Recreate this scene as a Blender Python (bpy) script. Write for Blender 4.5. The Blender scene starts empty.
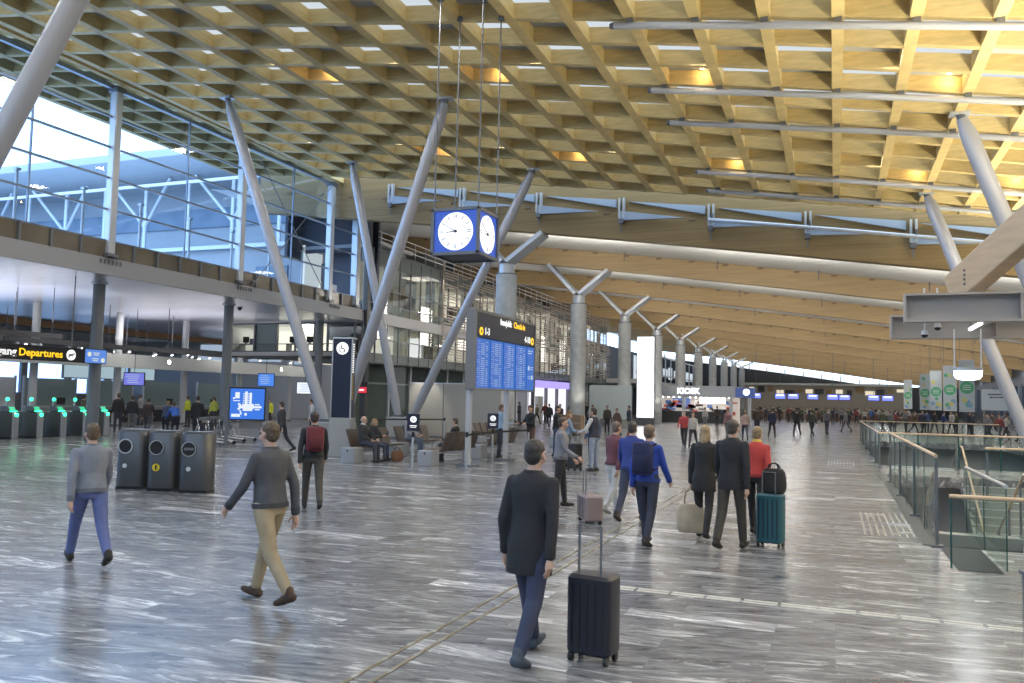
import bpy, bmesh, math, random
from mathutils import Vector, Matrix, Euler
import numpy as np
PI = math.pi
rnd = random.Random(7)
scene = bpy.context.scene
COL = scene.collection
# ------------------------------------------------------------------ camera
FPX = 832.0; YAW, PITCH, ROLL = 0.37036, 0.06763, 0.02211; HC = 2.0
_fw = np.array([-math.sin(YAW)*math.cos(PITCH), math.cos(YAW)*math.cos(PITCH), math.sin(PITCH)])
_r = np.array([math.cos(YAW), math.sin(YAW), 0.0]); _u = np.cross(_r, _fw)
_R = _r*math.cos(ROLL)+_u*math.sin(ROLL); _U = _u*math.cos(ROLL)-_r*math.sin(ROLL)
CAMP = np.array([0, 0, HC])
cd = bpy.data.cameras.new('camera'); cam = bpy.data.objects.new('camera', cd); COL.objects.link(cam)
cd.sensor_width = 36.0; cd.lens = FPX/1024*36.0; cd.clip_end = 800; cd.clip_start = 0.05
m = Matrix(((_R[0], _U[0], -_fw[0], 0), (_R[1], _U[1], -_fw[1], 0), (_R[2], _U[2], -_fw[2], HC), (0, 0, 0, 1)))
cam.matrix_world = m
scene.camera = cam
# survey helpers: where a line of sight meets the floor / a plane of the hall
def ray(x, y): return _fw+_R*(x-512)/FPX-_U*(y-341.5)/FPX
def atX(x, y, X): v = ray(x, y); return Vector(CAMP+v*(X/v[0]))
def atY(x, y, Y): v = ray(x, y); return Vector(CAMP+v*(Y/v[1]))
def atZ(x, y, z): v = ray(x, y); return Vector(CAMP+v*((z-HC)/v[2]))
def fl(x, y): return atZ(x, y, 0.0)
S = 1.45
CX0, CY0, CW, CH, CB, CC, CD_, CE = 0.06906, 12.95853, 1.05164, 5.74569, -0.15514, 0.00079, -0.00153, -0.00071
def ceil_z(X, Y):
    i = (X/S-CX0)/CW; j = Y/S-CY0
    return HC+S*(CH+CB*i+CC*j+CD_*i*i+CE*j*j)
def node(i, j):
    X = (CX0+i*CW)*S; Y = (CY0+j)*S
    return Vector((X, Y, ceil_z(X, Y)))
def on_ceil(x, y):
    v = ray(x, y); t = S*CH/v[2]
    for _ in range(80): t = .5*t+.5*(ceil_z(v[0]*t, v[1]*t)-HC)/v[2]
    return Vector(CAMP+v*t)
def deck_z(X, Y): return 9.65-.14*(X+2)-.0005*(X+2)**2-.0100*(Y-50)

# ------------------------------------------------------------------ materials
MATS = {}
def mat(name, col, rough=.5, metal=0., emis=None, estr=0., spec=.5, noise=0., nscale=3., bump=0., stretch=None, alpha=None):
    if name in MATS: return MATS[name]
    mt = bpy.data.materials.new(name); mt.use_nodes = True; nt = mt.node_tree
    b = nt.nodes['Principled BSDF']
    b.inputs['Base Color'].default_value = (*col, 1); b.inputs['Roughness'].default_value = rough
    b.inputs['Metallic'].default_value = metal; b.inputs['Specular IOR Level'].default_value = spec
    if emis is not None:
        b.inputs['Emission Color'].default_value = (*emis, 1); b.inputs['Emission Strength'].default_value = estr
    if noise > 0 or bump > 0:
        tc = nt.nodes.new('ShaderNodeTexCoord'); mp = nt.nodes.new('ShaderNodeMapping')
        if stretch: mp.inputs['Scale'].default_value = stretch
        nt.links.new(tc.outputs['Object'], mp.inputs['Vector'])
        n = nt.nodes.new('ShaderNodeTexNoise'); n.inputs['Scale'].default_value = nscale; n.inputs['Detail'].default_value = 5
        nt.links.new(mp.outputs['Vector'], n.inputs['Vector'])
        if noise > 0:
            r = nt.nodes.new('ShaderNodeValToRGB'); r.color_ramp.elements[0].position = .3; r.color_ramp.elements[1].position = .7
            r.color_ramp.elements[0].color = (*[c*(1-noise) for c in col], 1); r.color_ramp.elements[1].color = (*[min(1, c*(1+noise)) for c in col], 1)
            nt.links.new(n.outputs['Fac'], r.inputs['Fac']); nt.links.new(r.outputs['Color'], b.inputs['Base Color'])
        if bump > 0:
            bp = nt.nodes.new('ShaderNodeBump'); bp.inputs['Strength'].default_value = bump; bp.inputs['Distance'].default_value = .02
            nt.links.new(n.outputs['Fac'], bp.inputs['Height']); nt.links.new(bp.outputs['Normal'], b.inputs['Normal'])
    MATS[name] = mt; return mt
def glass(name, tint, refl=.08, rough=.02):
    if name in MATS: return MATS[name]
    mt = bpy.data.materials.new(name); mt.use_nodes = True; nt = mt.node_tree; nt.nodes.remove(nt.nodes['Principled BSDF'])
    t = nt.nodes.new('ShaderNodeBsdfTransparent'); t.inputs[0].default_value = (*tint, 1)
    g = nt.nodes.new('ShaderNodeBsdfGlossy'); g.inputs['Roughness'].default_value = rough
    f = nt.nodes.new('ShaderNodeFresnel'); f.inputs['IOR'].default_value = 1.45
    mu = nt.nodes.new('ShaderNodeMath'); mu.operation = 'MULTIPLY'; mu.inputs[1].default_value = refl/.04*.5
    mx = nt.nodes.new('ShaderNodeMixShader')
    nt.links.new(f.outputs[0], mu.inputs[0]); nt.links.new(mu.outputs[0], mx.inputs[0])
    nt.links.new(t.outputs[0], mx.inputs[1]); nt.links.new(g.outputs[0], mx.inputs[2])
    nt.links.new(mx.outputs[0], nt.nodes['Material Output'].inputs[0]); MATS[name] = mt; return mt
def emit(name, col, s, base=(.02, .02, .02)): return mat(name, base, .4, emis=col, estr=s)

WOODC = mat('spruce_coffer', (.66, .50, .225), .55, noise=.12, nscale=2.2, stretch=(1, 1, 6))
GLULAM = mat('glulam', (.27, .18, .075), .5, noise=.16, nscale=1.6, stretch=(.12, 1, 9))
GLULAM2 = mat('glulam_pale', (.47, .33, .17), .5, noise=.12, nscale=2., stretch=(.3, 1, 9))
DECKW = mat('white_profiled_deck', (.80, .81, .80), .5, noise=.05, nscale=8)
STEEL = mat('painted_column_steel', (.41, .42, .46), .38, metal=.25)
STEELL = mat('light_grey_steel', (.55, .57, .60), .35, metal=.3)
STEELM = mat('dark_grey_steel', (.16, .17, .19), .4, metal=.3)
ALU = mat('brushed_aluminium', (.62, .63, .65), .3, metal=.8)
CHROME = mat('stainless_steel', (.60, .60, .60), .22, metal=.95)
CONC = mat('concrete', (.50, .51, .51), .75, noise=.12, nscale=2.5, bump=.1)
WHITEP = mat('white_panel', (.72, .73, .74), .45)
GREYP = mat('grey_panel', (.36, .37, .37), .5, noise=.05)
LGREY = mat('light_grey_panel', (.52, .53, .54), .45)
DARK = mat('charcoal_panel', (.045, .047, .052), .45)
BLACK = mat('black_plastic', (.012, .012, .014), .45)
BELT = mat('black_belt', (.015, .015, .018), .7)
NAVY = mat('navy_sign', (.012, .018, .045), .35)
WOODR = mat('ash_handrail', (.66, .50, .33), .4, noise=.1, nscale=4)
BROWNW = mat('brown_panel', (.23, .15, .075), .35, noise=.3, nscale=1.3)
ORANGEW = mat('stained_wood_fascia', (.36, .21, .10), .5)
GL_BLUE = glass('facade_glass', (.60, .77, .98), .06)
GL_RAIL = glass('railing_glass', (.92, .965, .955), .018)
GL_EDGE = mat('glass_edge', (.03, .10, .095), .15)
GL_OFF = glass('office_glass', (.74, .80, .79), .02)
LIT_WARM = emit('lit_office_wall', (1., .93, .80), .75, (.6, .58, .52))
SKYL = emit('skylight_pane', (.80, .90, 1.0), .78)
GREYSKY = mat('acoustic_panel', (.42, .43, .44), .7)

# ------------------------------------------------------------------ mesh builder
class MB:
    def __init__(s): s.bm = bmesh.new(); s.mi = 0
    def _f(s, vs, mi=None):
        try: f = s.bm.faces.new(vs)
        except ValueError: return None
        f.material_index = s.mi if mi is None else mi; return f
    def hexa(s, p, mi=None):
        v = [s.bm.verts.new(q) for q in p]
        for q in ((0, 3, 2, 1), (4, 5, 6, 7), (0, 1, 5, 4), (1, 2, 6, 5), (2, 3, 7, 6), (3, 0, 4, 7)): s._f([v[k] for k in q], mi)
        return s
    def box(s, c, d, rz=0., mi=None, rx=0., ry=0.):
        M = Euler((rx, ry, rz)).to_matrix(); c = Vector(c); h = Vector(d)/2
        s.hexa([c+M @ Vector((a*h.x, b*h.y, e*h.z)) for e in (-1, 1) for a, b in ((-1, -1), (1, -1), (1, 1), (-1, 1))], mi); return s
    def rbox(s, c, d, r=.02, rz=0., mi=None, seg=3):
        """box with rounded vertical edges and chamfered rims"""
        M = Euler((0, 0, rz)).to_matrix(); c = Vector(c); hx, hy, hz = Vector(d)/2; rings = []
        k = r*.5
        for z, ins in ((-hz, k), (-hz+k, 0), (hz-k, 0), (hz, k)):
            ring = []
            for qx, qy, a0 in ((1, 1, 0), (-1, 1, 1), (-1, -1, 2), (1, -1, 3)):
                for t in range(seg+1):
                    a = (a0+t/seg)*PI/2
                    ring.append(c+M @ Vector((qx*(hx-r)+(r-ins)*math.cos(a), qy*(hy-r)+(r-ins)*math.sin(a), z)))
            rings.append(ring)
        s.loft(rings, mi=mi); return s
    def loft(s, rings, mi=None, cap=True, closed=False):
        R = [[s.bm.verts.new(p) for p in r] for r in rings]; n = len(R[0])
        pairs = list(zip(R, R[1:]))+([(R[-1], R[0])] if closed else [])
        for a, b in pairs:
            for k in range(n): s._f([a[k], a[(k+1) % n], b[(k+1) % n], b[k]], mi)
        if cap and not closed: s._f(R[0][::-1], mi); s._f(R[-1], mi)
        return s
    def cyl(s, p0, p1, r0, r1=None, n=16, mi=None, cap=True):
        p0 = Vector(p0); p1 = Vector(p1); r1 = r0 if r1 is None else r1; d = (p1-p0)
        z = d.normalized(); x = z.orthogonal().normalized(); y = z.cross(x)
        s.loft([[p+x*(r*math.cos(2*PI*k/n))+y*(r*math.sin(2*PI*k/n)) for k in range(n)] for p, r in ((p0, r0), (p1, r1))], mi, cap); return s
    def tube(s, pts, r, n=10, mi=None, rr=None):
        pts = [Vector(p) for p in pts]; rings = []; x = None
        for k, p in enumerate(pts):
            t = (pts[min(k+1, len(pts)-1)]-pts[max(k-1, 0)]).normalized()
            if x is None: x = t.orthogonal().normalized()
            x = (x-t*x.dot(t)).normalized(); y = t.cross(x); q = r if rr is None else rr[k]
            rings.append([p+x*(q*math.cos(2*PI*a/n))+y*(q*math.sin(2*PI*a/n)) for a in range(n)])
        s.loft(rings, mi); return s
    def beam(s, p0, p1, w, h, up=(0, 0, 1), mi=None, drop=0.):
        """rectangular bar from p0 to p1, w wide, h high; drop moves it down"""
        p0 = Vector(p0); p1 = Vector(p1); t = (p1-p0).normalized(); up = Vector(up); sd = t.cross(up).normalized(); u = sd.cross(t)
        q = []
        for e in (-.5, .5):
            for p, sg in ((p0, -1), (p0, 1), (p1, 1), (p1, -1)): q.append(p+sd*(sg*w/2)+u*(e*h)-u*drop)
        s.hexa(q, mi); return s
    def quad(s, pts, mi=None): s._f([s.bm.verts.new(p) for p in pts], mi); return s
    def prism(s, poly, vec, mi=None):
        vec = Vector(vec); s.loft([[Vector(p) for p in poly], [Vector(p)+vec for p in poly]], mi); return s
    def ball(s, c, r, sc=(1, 1, 1), mi=None, sub=2):
        M = Matrix.Translation(Vector(c)) @ Matrix.Diagonal((sc[0], sc[1], sc[2], 1))
        g = bmesh.ops.create_icosphere(s.bm, subdivisions=sub, radius=r, matrix=M)
        if mi is not None:
            for v in g['verts']:
                for f in v.link_faces: f.material_index = mi
        return s
    def build(s, name, mats, parent=None, smooth=False, world=False, bevel=0., auto=None):
        me = bpy.data.meshes.new(name)
        bmesh.ops.recalc_face_normals(s.bm, faces=s.bm.faces)
        if world and parent is not None:
            bmesh.ops.transform(s.bm, matrix=parent.matrix_basis.inverted(), verts=s.bm.verts)
        s.bm.to_mesh(me); s.bm.free()
        for mm in (mats if isinstance(mats, (list, tuple)) else [mats]): me.materials.append(mm)
        o = bpy.data.objects.new(name, me); COL.objects.link(o)
        if parent is not None: o.parent = parent
        if smooth:
            me.polygons.foreach_set('use_smooth', [True]*len(me.polygons))
            if auto is not None:
                me.set_sharp_from_angle(angle=auto)
        if bevel > 0:
            b = o.modifiers.new('edge', 'BEVEL'); b.width = bevel; b.segments = 2; b.limit_method = 'ANGLE'
        return o
def tag(o, label=None, cat=None, group=None, kind=None):
    if label: o['label'] = label
    if cat: o['category'] = cat
    if group: o['group'] = group
    if kind: o['kind'] = kind
    return o
def thing(name, label, cat, loc=(0, 0, 0), rz=0., group=None):
    o = bpy.data.objects.new(name, None); COL.objects.link(o); o.location = loc; o.rotation_euler = (0, 0, rz); o.empty_display_size = .2
    return tag(o, label, cat, group, 'thing')
def struct(o): o['kind'] = 'structure'; return o
def copy_tree(o, parent=None):
    c = o.copy(); COL.objects.link(c)
    if parent is not None: c.parent = parent
    for ch in list(o.children): copy_tree(ch, c)
    return c
def text(name, body, size, loc, rot, material, parent=None, align='CENTER', ext=.004, sx=1., bold=0.):
    cu = bpy.data.curves.new('lettering_curve', 'FONT'); cu.body = body; cu.size = size; cu.extrude = ext; cu.align_x = align; cu.align_y = 'CENTER'
    cu.offset = bold; cu.resolution_u = 3
    t = bpy.data.objects.new('lettering_tmp', cu); COL.objects.link(t)
    dg = bpy.context.evaluated_depsgraph_get(); me = bpy.data.meshes.new_from_object(t.evaluated_get(dg))
    bpy.data.objects.remove(t)
    me.transform(Matrix.Translation(Vector(loc)) @ Euler(rot).to_matrix().to_4x4() @ Matrix.Diagonal((sx, 1, 1, 1)))
    if parent is not None: me.transform(parent.matrix_basis.inverted())
    me.materials.clear(); me.materials.append(material)
    o = bpy.data.objects.new(name, me); COL.objects.link(o)
    if parent is not None: o.parent = parent
    return o
FACE_X = (PI/2, 0, PI/2)      # writing read from +X
FACE_Y = (PI/2, 0, 0)         # writing read from -Y
def lamp(name, kind, loc, power, col=(1, 1, 1), size=.3, sy=None, rot=(0, 0, 0), spot=None, blend=.5):
    l = bpy.data.lights.new(name, kind); l.energy = power; l.color = col
    if kind == 'AREA':
        l.size = size
        if sy: l.shape = 'RECTANGLE'; l.size_y = sy
    else: l.shadow_soft_size = size
    if spot: l.spot_size = spot; l.spot_blend = blend
    o = bpy.data.objects.new(name, l); COL.objects.link(o); o.location = loc; o.rotation_euler = rot; return o
def aim(o, target):
    d = Vector(target)-Vector(o.location); o.rotation_euler = d.to_track_quat('-Z', 'Y').to_euler(); return o
ORD = ['first', 'second', 'third', 'fourth', 'fifth', 'sixth', 'seventh', 'eighth', 'ninth', 'tenth', 'eleventh', 'twelfth', 'thirteenth', 'fourteenth', 'fifteenth', 'sixteenth']
# ================================================================== SETTING
# ---- floor: polished marble planks laid across the hall, with the stair opening left out
def floor_material():
    mt = bpy.data.materials.new('polished_marble_planks'); mt.use_nodes = True; nt = mt.node_tree; b = nt.nodes['Principled BSDF']; L = nt.links.new
    tc = nt.nodes.new('ShaderNodeTexCoord')
    br = nt.nodes.new('ShaderNodeTexBrick'); br.inputs['Color1'].default_value = (0, 0, 0, 1); br.inputs['Color2'].default_value = (1, 1, 1, 1)
    br.inputs['Mortar'].default_value = (.3, .3, .3, 1); br.inputs['Scale'].default_value = 1.; br.inputs['Mortar Size'].default_value = .0015
    br.inputs['Brick Width'].default_value = 1.35; br.inputs['Row Height'].default_value = .30; br.offset = .37; br.inputs['Bias'].default_value = 0.
    L(tc.outputs['Object'], br.inputs['Vector'])
    sep = nt.nodes.new('ShaderNodeSeparateColor'); L(br.outputs['Color'], sep.inputs[0])
    mul = nt.nodes.new('ShaderNodeMath'); mul.operation = 'MULTIPLY'; mul.inputs[1].default_value = 37.
    L(sep.outputs[0], mul.inputs[0])
    # veins run along the planks and tilt a little from plank to plank
    mp = nt.nodes.new('ShaderNodeMapping'); mp.inputs['Scale'].default_value = (.95, 5.2, 1.)
    rotm = nt.nodes.new('ShaderNodeMath'); rotm.operation = 'MULTIPLY_ADD'; rotm.inputs[1].default_value = .55; rotm.inputs[2].default_value = -.42
    L(sep.outputs[0], rotm.inputs[0]); cmb = nt.nodes.new('ShaderNodeCombineXYZ'); L(rotm.outputs[0], cmb.inputs[2])
    vr = nt.nodes.new('ShaderNodeVectorRotate'); vr.rotation_type = 'EULER_XYZ'; L(tc.outputs['Object'], vr.inputs['Vector']); L(cmb.outputs[0], vr.inputs['Rotation'])
    L(vr.outputs[0], mp.inputs['Vector'])
    def noise(scale, detail, dist, rough=.6, off=0.):
        n = nt.nodes.new('ShaderNodeTexNoise'); n.noise_dimensions = '4D'; n.inputs['Scale'].default_value = scale; n.inputs['Detail'].default_value = detail
        n.inputs['Distortion'].default_value = dist; n.inputs['Roughness'].default_value = rough; L(mp.outputs[0], n.inputs['Vector'])
        a = nt.nodes.new('ShaderNodeMath'); a.operation = 'ADD'; a.inputs[1].default_value = off; L(mul.outputs[0], a.inputs[0]); L(a.outputs[0], n.inputs['W']); return n
    n1 = noise(1.7, 11, 1.4, .74); n2 = noise(.8, 10, 2.2, .68, 11.)
    r1 = nt.nodes.new('ShaderNodeValToRGB'); e = r1.color_ramp.elements
    e[0].position = .34; e[0].color = (.045, .047, .056, 1); e[1].position = .66; e[1].color = (.36, .365, .375, 1)
    L(n1.outputs['Fac'], r1.inputs['Fac'])
    r2 = nt.nodes.new('ShaderNodeValToRGB'); e = r2.color_ramp.elements
    e[0].position = .545; e[0].color = (0, 0, 0, 1); e[1].position = .63; e[1].color = (1, 1, 1, 1)
    L(n2.outputs['Fac'], r2.inputs['Fac'])
    mx = nt.nodes.new('ShaderNodeMix'); mx.data_type = 'RGBA'; L(r2.outputs['Color'], mx.inputs['Factor']); L(r1.outputs['Color'], mx.inputs['A']); mx.inputs['B'].default_value = (.60, .605, .61, 1)
    # plank to plank tone
    r3 = nt.nodes.new('ShaderNodeValToRGB'); e = r3.color_ramp.elements
    e[0].position = 0; e[0].color = (.66, .66, .68, 1); e[1].position = .92; e[1].color = (1.12, 1.12, 1.12, 1); q = r3.color_ramp.elements.new(1.); q.color = (2.1, 2.1, 2.1, 1)
    L(sep.outputs[0], r3.inputs['Fac'])
    mm = nt.nodes.new('ShaderNodeMix'); mm.data_type = 'RGBA'; mm.blend_type = 'MULTIPLY'; mm.inputs['Factor'].default_value = 1.
    L(mx.outputs['Result'], mm.inputs['A']); L(r3.outputs['Color'], mm.inputs['B']); L(mm.outputs['Result'], b.inputs['Base Color'])
    rr = nt.nodes.new('ShaderNodeMapRange'); rr.inputs['To Min'].default_value = .17; rr.inputs['To Max'].default_value = .30; L(n1.outputs['Fac'], rr.inputs['Value'])
    L(rr.outputs[0], b.inputs['Roughness']); b.inputs['Specular IOR Level'].default_value = .5
    return mt
FLOORM = floor_material()
VX0, VX1, VY0, VY1 = 1.40, 8.6, 13.55, 27.0     # first stair opening
WX0, WX1, WY0, WY1 = 1.40, 8.6, 31.0, 52.0      # second one
fm = MB()
def frect(x0, x1, y0, y1, z=0.): fm.box(((x0+x1)/2, (y0+y1)/2, z-.15), (x1-x0, y1-y0, .30))
frect(-70, VX0, -14, 175); frect(VX0, VX1, -14, VY0); frect(VX0, VX1, VY1, WY0); frect(WX0, WX1, WY1, 175); frect(VX1, 34, -14, 175)
struct(fm.build('floor', FLOORM))
LOWF = mat('dark_stone_lower_floor', (.16, .17, .18), .25, noise=.2, nscale=2)
struct(MB().box((6, 33, -4.65), (26, 60, .3)).build('floor_lower', LOWF))

# ---- coffered timber ceiling
I0, I1, J0, J1 = -20, 13, -17, 12
BD, BWL, BWT = .42, .26, .19
lat = MB()
for i in range(I0, I1+1):                                # long ribs along the hall
    for j in range(J0, J1):
        a, b2 = node(i, j), node(i, j+1)
        lat.hexa([a+Vector((-BWL/2, 0, 0)), a+Vector((BWL/2, 0, 0)), b2+Vector((BWL/2, 0, 0)), b2+Vector((-BWL/2, 0, 0)),
                  a+Vector((-BWL/2, 0, BD)), a+Vector((BWL/2, 0, BD)), b2+Vector((BWL/2, 0, BD)), b2+Vector((-BWL/2, 0, BD))])
for i in range(I0, I1):                                  # cross ribs
    for j in range(J0, J1+1):
        a, b2 = node(i, j)+Vector((BWL/2, 0, .012)), node(i+1, j)+Vector((-BWL/2, 0, .012)); y = Vector((0, BWT/2, 0)); z = Vector((0, 0, BD))
        lat.hexa([a-y, b2-y, b2+y, a+y, a-y+z, b2-y+z, b2+y+z, a+y+z])
ceiling = struct(lat.build('ceiling', WOODC))
WARM = [(-11, 2), (-7, 2), (-3, 2), (1, 2), (-11, 8), (-7, 8), (-3, 8), (1, 8), (3, 8)]
sky = MB(); gry = MB(); dk = MB()
for i in range(I0, I1):
    for j in range(J0, J1):
        p = [node(i, j), node(i+1, j), node(i+1, j+1), node(i, j+1)]; up = Vector((0, 0, BD+.01))
        c = sum(p, Vector())/4
        out = [q+up for q in p]; inn = [q+(c-q)*.10+up for q in p]
        lit = (i+j) % 2 == 0 and (i, j) not in WARM and i >= -17
        for k in range(4): dk.quad([out[k], inn[k], inn[(k+1) % 4], out[(k+1) % 4]])
        (sky if lit else gry).quad(inn[::-1])
struct(dk.build('skylight_curb', WOODC, ceiling)); struct(gry.build('acoustic_panel', GREYSKY, ceiling)); struct(sky.build('skylight_pane', SKYL, ceiling))
# ---- roof beyond the coffers: deck
rf = MB()
xs = [-34+4*k for k in range(17)]; ys = [38.3]+[42+10*k for k in range(13)]
for a, b2 in zip(xs, xs[1:]):
    for c, d in zip(ys, ys[1:]):
        q = [Vector((x, y, deck_z(x, y)+.05)) for x, y in ((a, c), (b2, c), (b2, d), (a, d))]
        rf.quad(q[::-1]); 
struct(rf.build('ceiling_deck', DECKW))
# roof above the coffers, closing the hall to the sky
cap = MB()
for a in range(I0, I1):
    for b2 in range(J0, J1):
        q = [node(a, b2), node(a+1, b2), node(a+1, b2+1), node(a, b2+1)]
        cap.quad([p+Vector((0, 0, 1.0)) for p in q])
struct(cap.build('roof_cover', DARK))
# walls behind the camera and far to the side, out of view but part of the hall
WR = 26.
struct(MB().box((4, -14.1, 5), (86, .2, 12)).build('wall_rear', GREYP))
struct(MB().box((WR+.1, 30, 1.5), (.2, 90, 12)).build('wall_right', GREYP))
struct(MB().box((22, -1, 7.6), (8.4, 40, .2)).build('ceiling_side', WHITEP))
struct(MB().box((0, 9, 13), (60, .2, .4)).build('trim_1', GREYP)) if False else None
# lower level enclosure of the stair openings
lw = MB()
lw.box((VX0-.1, 32, -2.4), (.2, 44, 4.3)); lw.box((WX1+6.1, 32, -2.4), (.2, 44, 4.3)); lw.box((5, 9.9, -2.4), (14, .2, 4.3)); lw.box((5, 54.1, -2.4), (14, .2, 4.3))
lw.box((5, 29, -2.4), (7.2, .2, 4.2)); struct(lw.build('wall_lower', LGREY))
# ================================================================== LEFT SIDE: slab, glazing, check-in hall
XF = -25.0; ZS0, ZS1 = 6.18, 6.82
sl = MB(); sl.box((-35.75, 23.0, (ZS0+ZS1)/2), (21.5, 66, ZS1-ZS0))
struct(sl.build('ceiling_hall', mat('pale_metal_soffit', (.60, .60, .66), .30, metal=.35, noise=.07, nscale=.5, stretch=(1, 3, 1))))
struct(MB().box((XF+.02, 23.0, (ZS0+ZS1)/2), (.10, 66, ZS1-ZS0)).build('trim_1', mat('grey_fascia', (.33, .33, .345), .5)))
vt = MB()
for y in (22.6, 30.1, 37.4):
    for k in range(6): vt.box((XF+.085, y+k*.18, 6.66), (.02, .09, .16))
struct(vt.build('trim_2', mat('vent_slots', (.14, .14, .15), .6)))
# parapet of bronze tinted panels between dark fins
pp = MB(); fins = MB()
for k in range(44):
    y = -9.5+k*1.2
    if y > 39.5: break
    pp.box((XF+.0, y+.6, 7.13), (.05, 1.16, .60)); fins.box((XF+.04, y, 7.13), (.16, .09, .64))
struct(pp.build('wall_parapet', mat('bronze_parapet_glass', (.15, .125, .09), .16, noise=.3, nscale=.7))); struct(fins.build('trim_3', STEELM))
# upper glazing: panes, transoms, mullions
ZG0, ZG1 = 7.45, 13.0
pane = MB(); pane.quad([(XF-.06, -10, ZG0), (XF-.06, 40.2, ZG0), (XF-.06, 40.2, ZG1+.5), (XF-.06, -10, ZG1+.5)])
win = struct(pane.build('window_1', GL_BLUE))
bars = MB()
for z in (7.45, 8.62, 9.8, 10.95, 12.1): bars.box((XF-.02, 15.2, z), (.09, 50.4, .075))
bars.box((XF-.02, 15.2, 13.22), (.16, 50.4, .16))
for k in range(15):
    y = -9.2+3.6*k
    if abs(((y-22.98)/7.2)-round((y-22.98)/7.2)) > .1 and y < 40: bars.box((XF-.02, y, 10.4), (.07, .05, 5.9))
struct(bars.build('trim_4', mat('blue_grey_mullion', (.20, .25, .33), .4, metal=.3)))
# eave band between coffers and glass
struct(MB().box((XF+.35, 15, 13.48), (.22, 50, .36)).build('trim_5', WOODC))
# tall white facade posts
for k, y in enumerate((-6.0, 1.2, 8.5, 15.8, 22.98, 30.17, 37.28, 39.9)):
    t = thing('facade_post', f'tall pale steel post against the upper glass wall, {ORD[k]} counted along the hall', 'post', (XF+.02, y, 6.85), group='posts of the upper glass wall')
    w = .34 if k != 7 else .42
    MB().rbox((0, 0, 3.2), (w, w*.9, 6.4), .05).build('shaft', STEELL, t); MB().box((0, 0, .06), (.5, .5, .12)).build('base_plate', STEELM, t)
    MB().box((0, 0, 6.3), (.44, .44, .2)).build('cap_plate', STEELM, t)
# wind bracing rods in the glazing
for y0, y1 in ((31.0, 36.9), (36.9, 31.0)):
    t = thing('bracing_rod', 'thin diagonal steel rod '+('rising away from' if y0 < y1 else 'falling behind')+' the slanted pillar before the glass wall', 'rod', (XF+.22, y0, 7.0))
    b = MB(); b.cyl((XF+.22, y0, 7.0), (XF+.22, y1, 12.9), .022, n=8); b.build('rod', STEELM, t, world=True)
    MB().box((XF+.12, y0, 7.0), (.22, .12, .2)).build('clevis', STEELM, t, world=True)
# ---- columns carrying the slab
for k, (x, y) in enumerate(((-27.0, 17.0), (-27.0, 24.49), (-27.0, 32.04), (-27.0, 39.6))):
    t = thing('round_column', ['dark blue-grey round column beside the ticket gates, out toward the hall edge', 'dark blue-grey round column rising beside the lit blue gate sign', 'dark grey round column behind the blue airport map screen', 'grey round column behind the navy pillar sign'][k], 'column', (x, y, 0))
    MB().cyl((0, 0, 0), (0, 0, 6.18), .225, n=28).build('shaft', mat('blue_grey_column', (.17, .19, .22), .35, metal=.2), t, smooth=True, auto=.6)
    MB().cyl((0, 0, 0), (0, 0, .12), .27, n=28).build('collar', STEELM, t, smooth=True, auto=.6)
    MB().cyl((0, 0, 6.10), (0, 0, 6.18), .30, n=28).build('capital', STEELL, t, smooth=True, auto=.6)
# ---- back of the check-in hall
struct(MB().box((-46.6, 23, 6.0), (.2, 66, .42)).build('trim_6', ORANGEW))
XL = -58.
wl = MB()
wl.box((XL, 30, .8), (.3, 120, 1.6)); wl.box((XL, 30, 5.9), (.3, 120, 4.0))
for k in range(31): wl.box((XL, -30+4*k, 2.75), (.3, .5, 2.3))
struct(wl.build('wall_left', LGREY))
wp = MB(); wp.quad([(XL+.05, -30, 1.6), (XL+.05, 90, 1.6), (XL+.05, 90, 3.9), (XL+.05, -30, 3.9)])
struct(wp.build('window_2', GL_BLUE))
struct(MB().box((-52.5, 23, 7.6), (12, 70, .2)).build('ceiling_back', WHITEP))
# pale bulkhead over the security lanes, with round lights
bk = MB(); bk.box((-36.2, 30.0, 3.55), (.5, 44, .74)); struct(bk.build('wall_bulkhead', mat('pale_bulkhead', (.74, .75, .71), .4)))
for k, y in enumerate((27.5, 32.5, 37.7, 42.9, 48.2)):
    t = thing('bulkhead_lamp', f'small round white lamp on the pale bulkhead, {ORD[k]} counted along the hall', 'lamp', (-35.93, y, 3.62), group='lamps on the pale bulkhead')
    MB().cyl((0, 0, 0), (.05, 0, 0), .16, n=16).build('rim', ALU, t); MB().cyl((.05, 0, 0), (.07, 0, 0), .12, n=16).build('lens', emit('lamp_white', (1, .98, .92), 9), t)
for k, y in enumerate((20., 29.5, 34.6, 39.6, 44.6, 50.)):
    t = thing('slim_column', f'slim pale column under the bulkhead of the security hall, {ORD[k]} along it', 'column', (-36.5, y, 0), group='slim columns of the security hall')
    MB().cyl((0, 0, 0), (0, 0, 6.18), .19, n=20).build('shaft', LGREY, t, smooth=True, auto=.6); MB().cyl((0, 0, 0), (0, 0, .1), .24, n=20).build('collar', STEELM, t)
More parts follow.
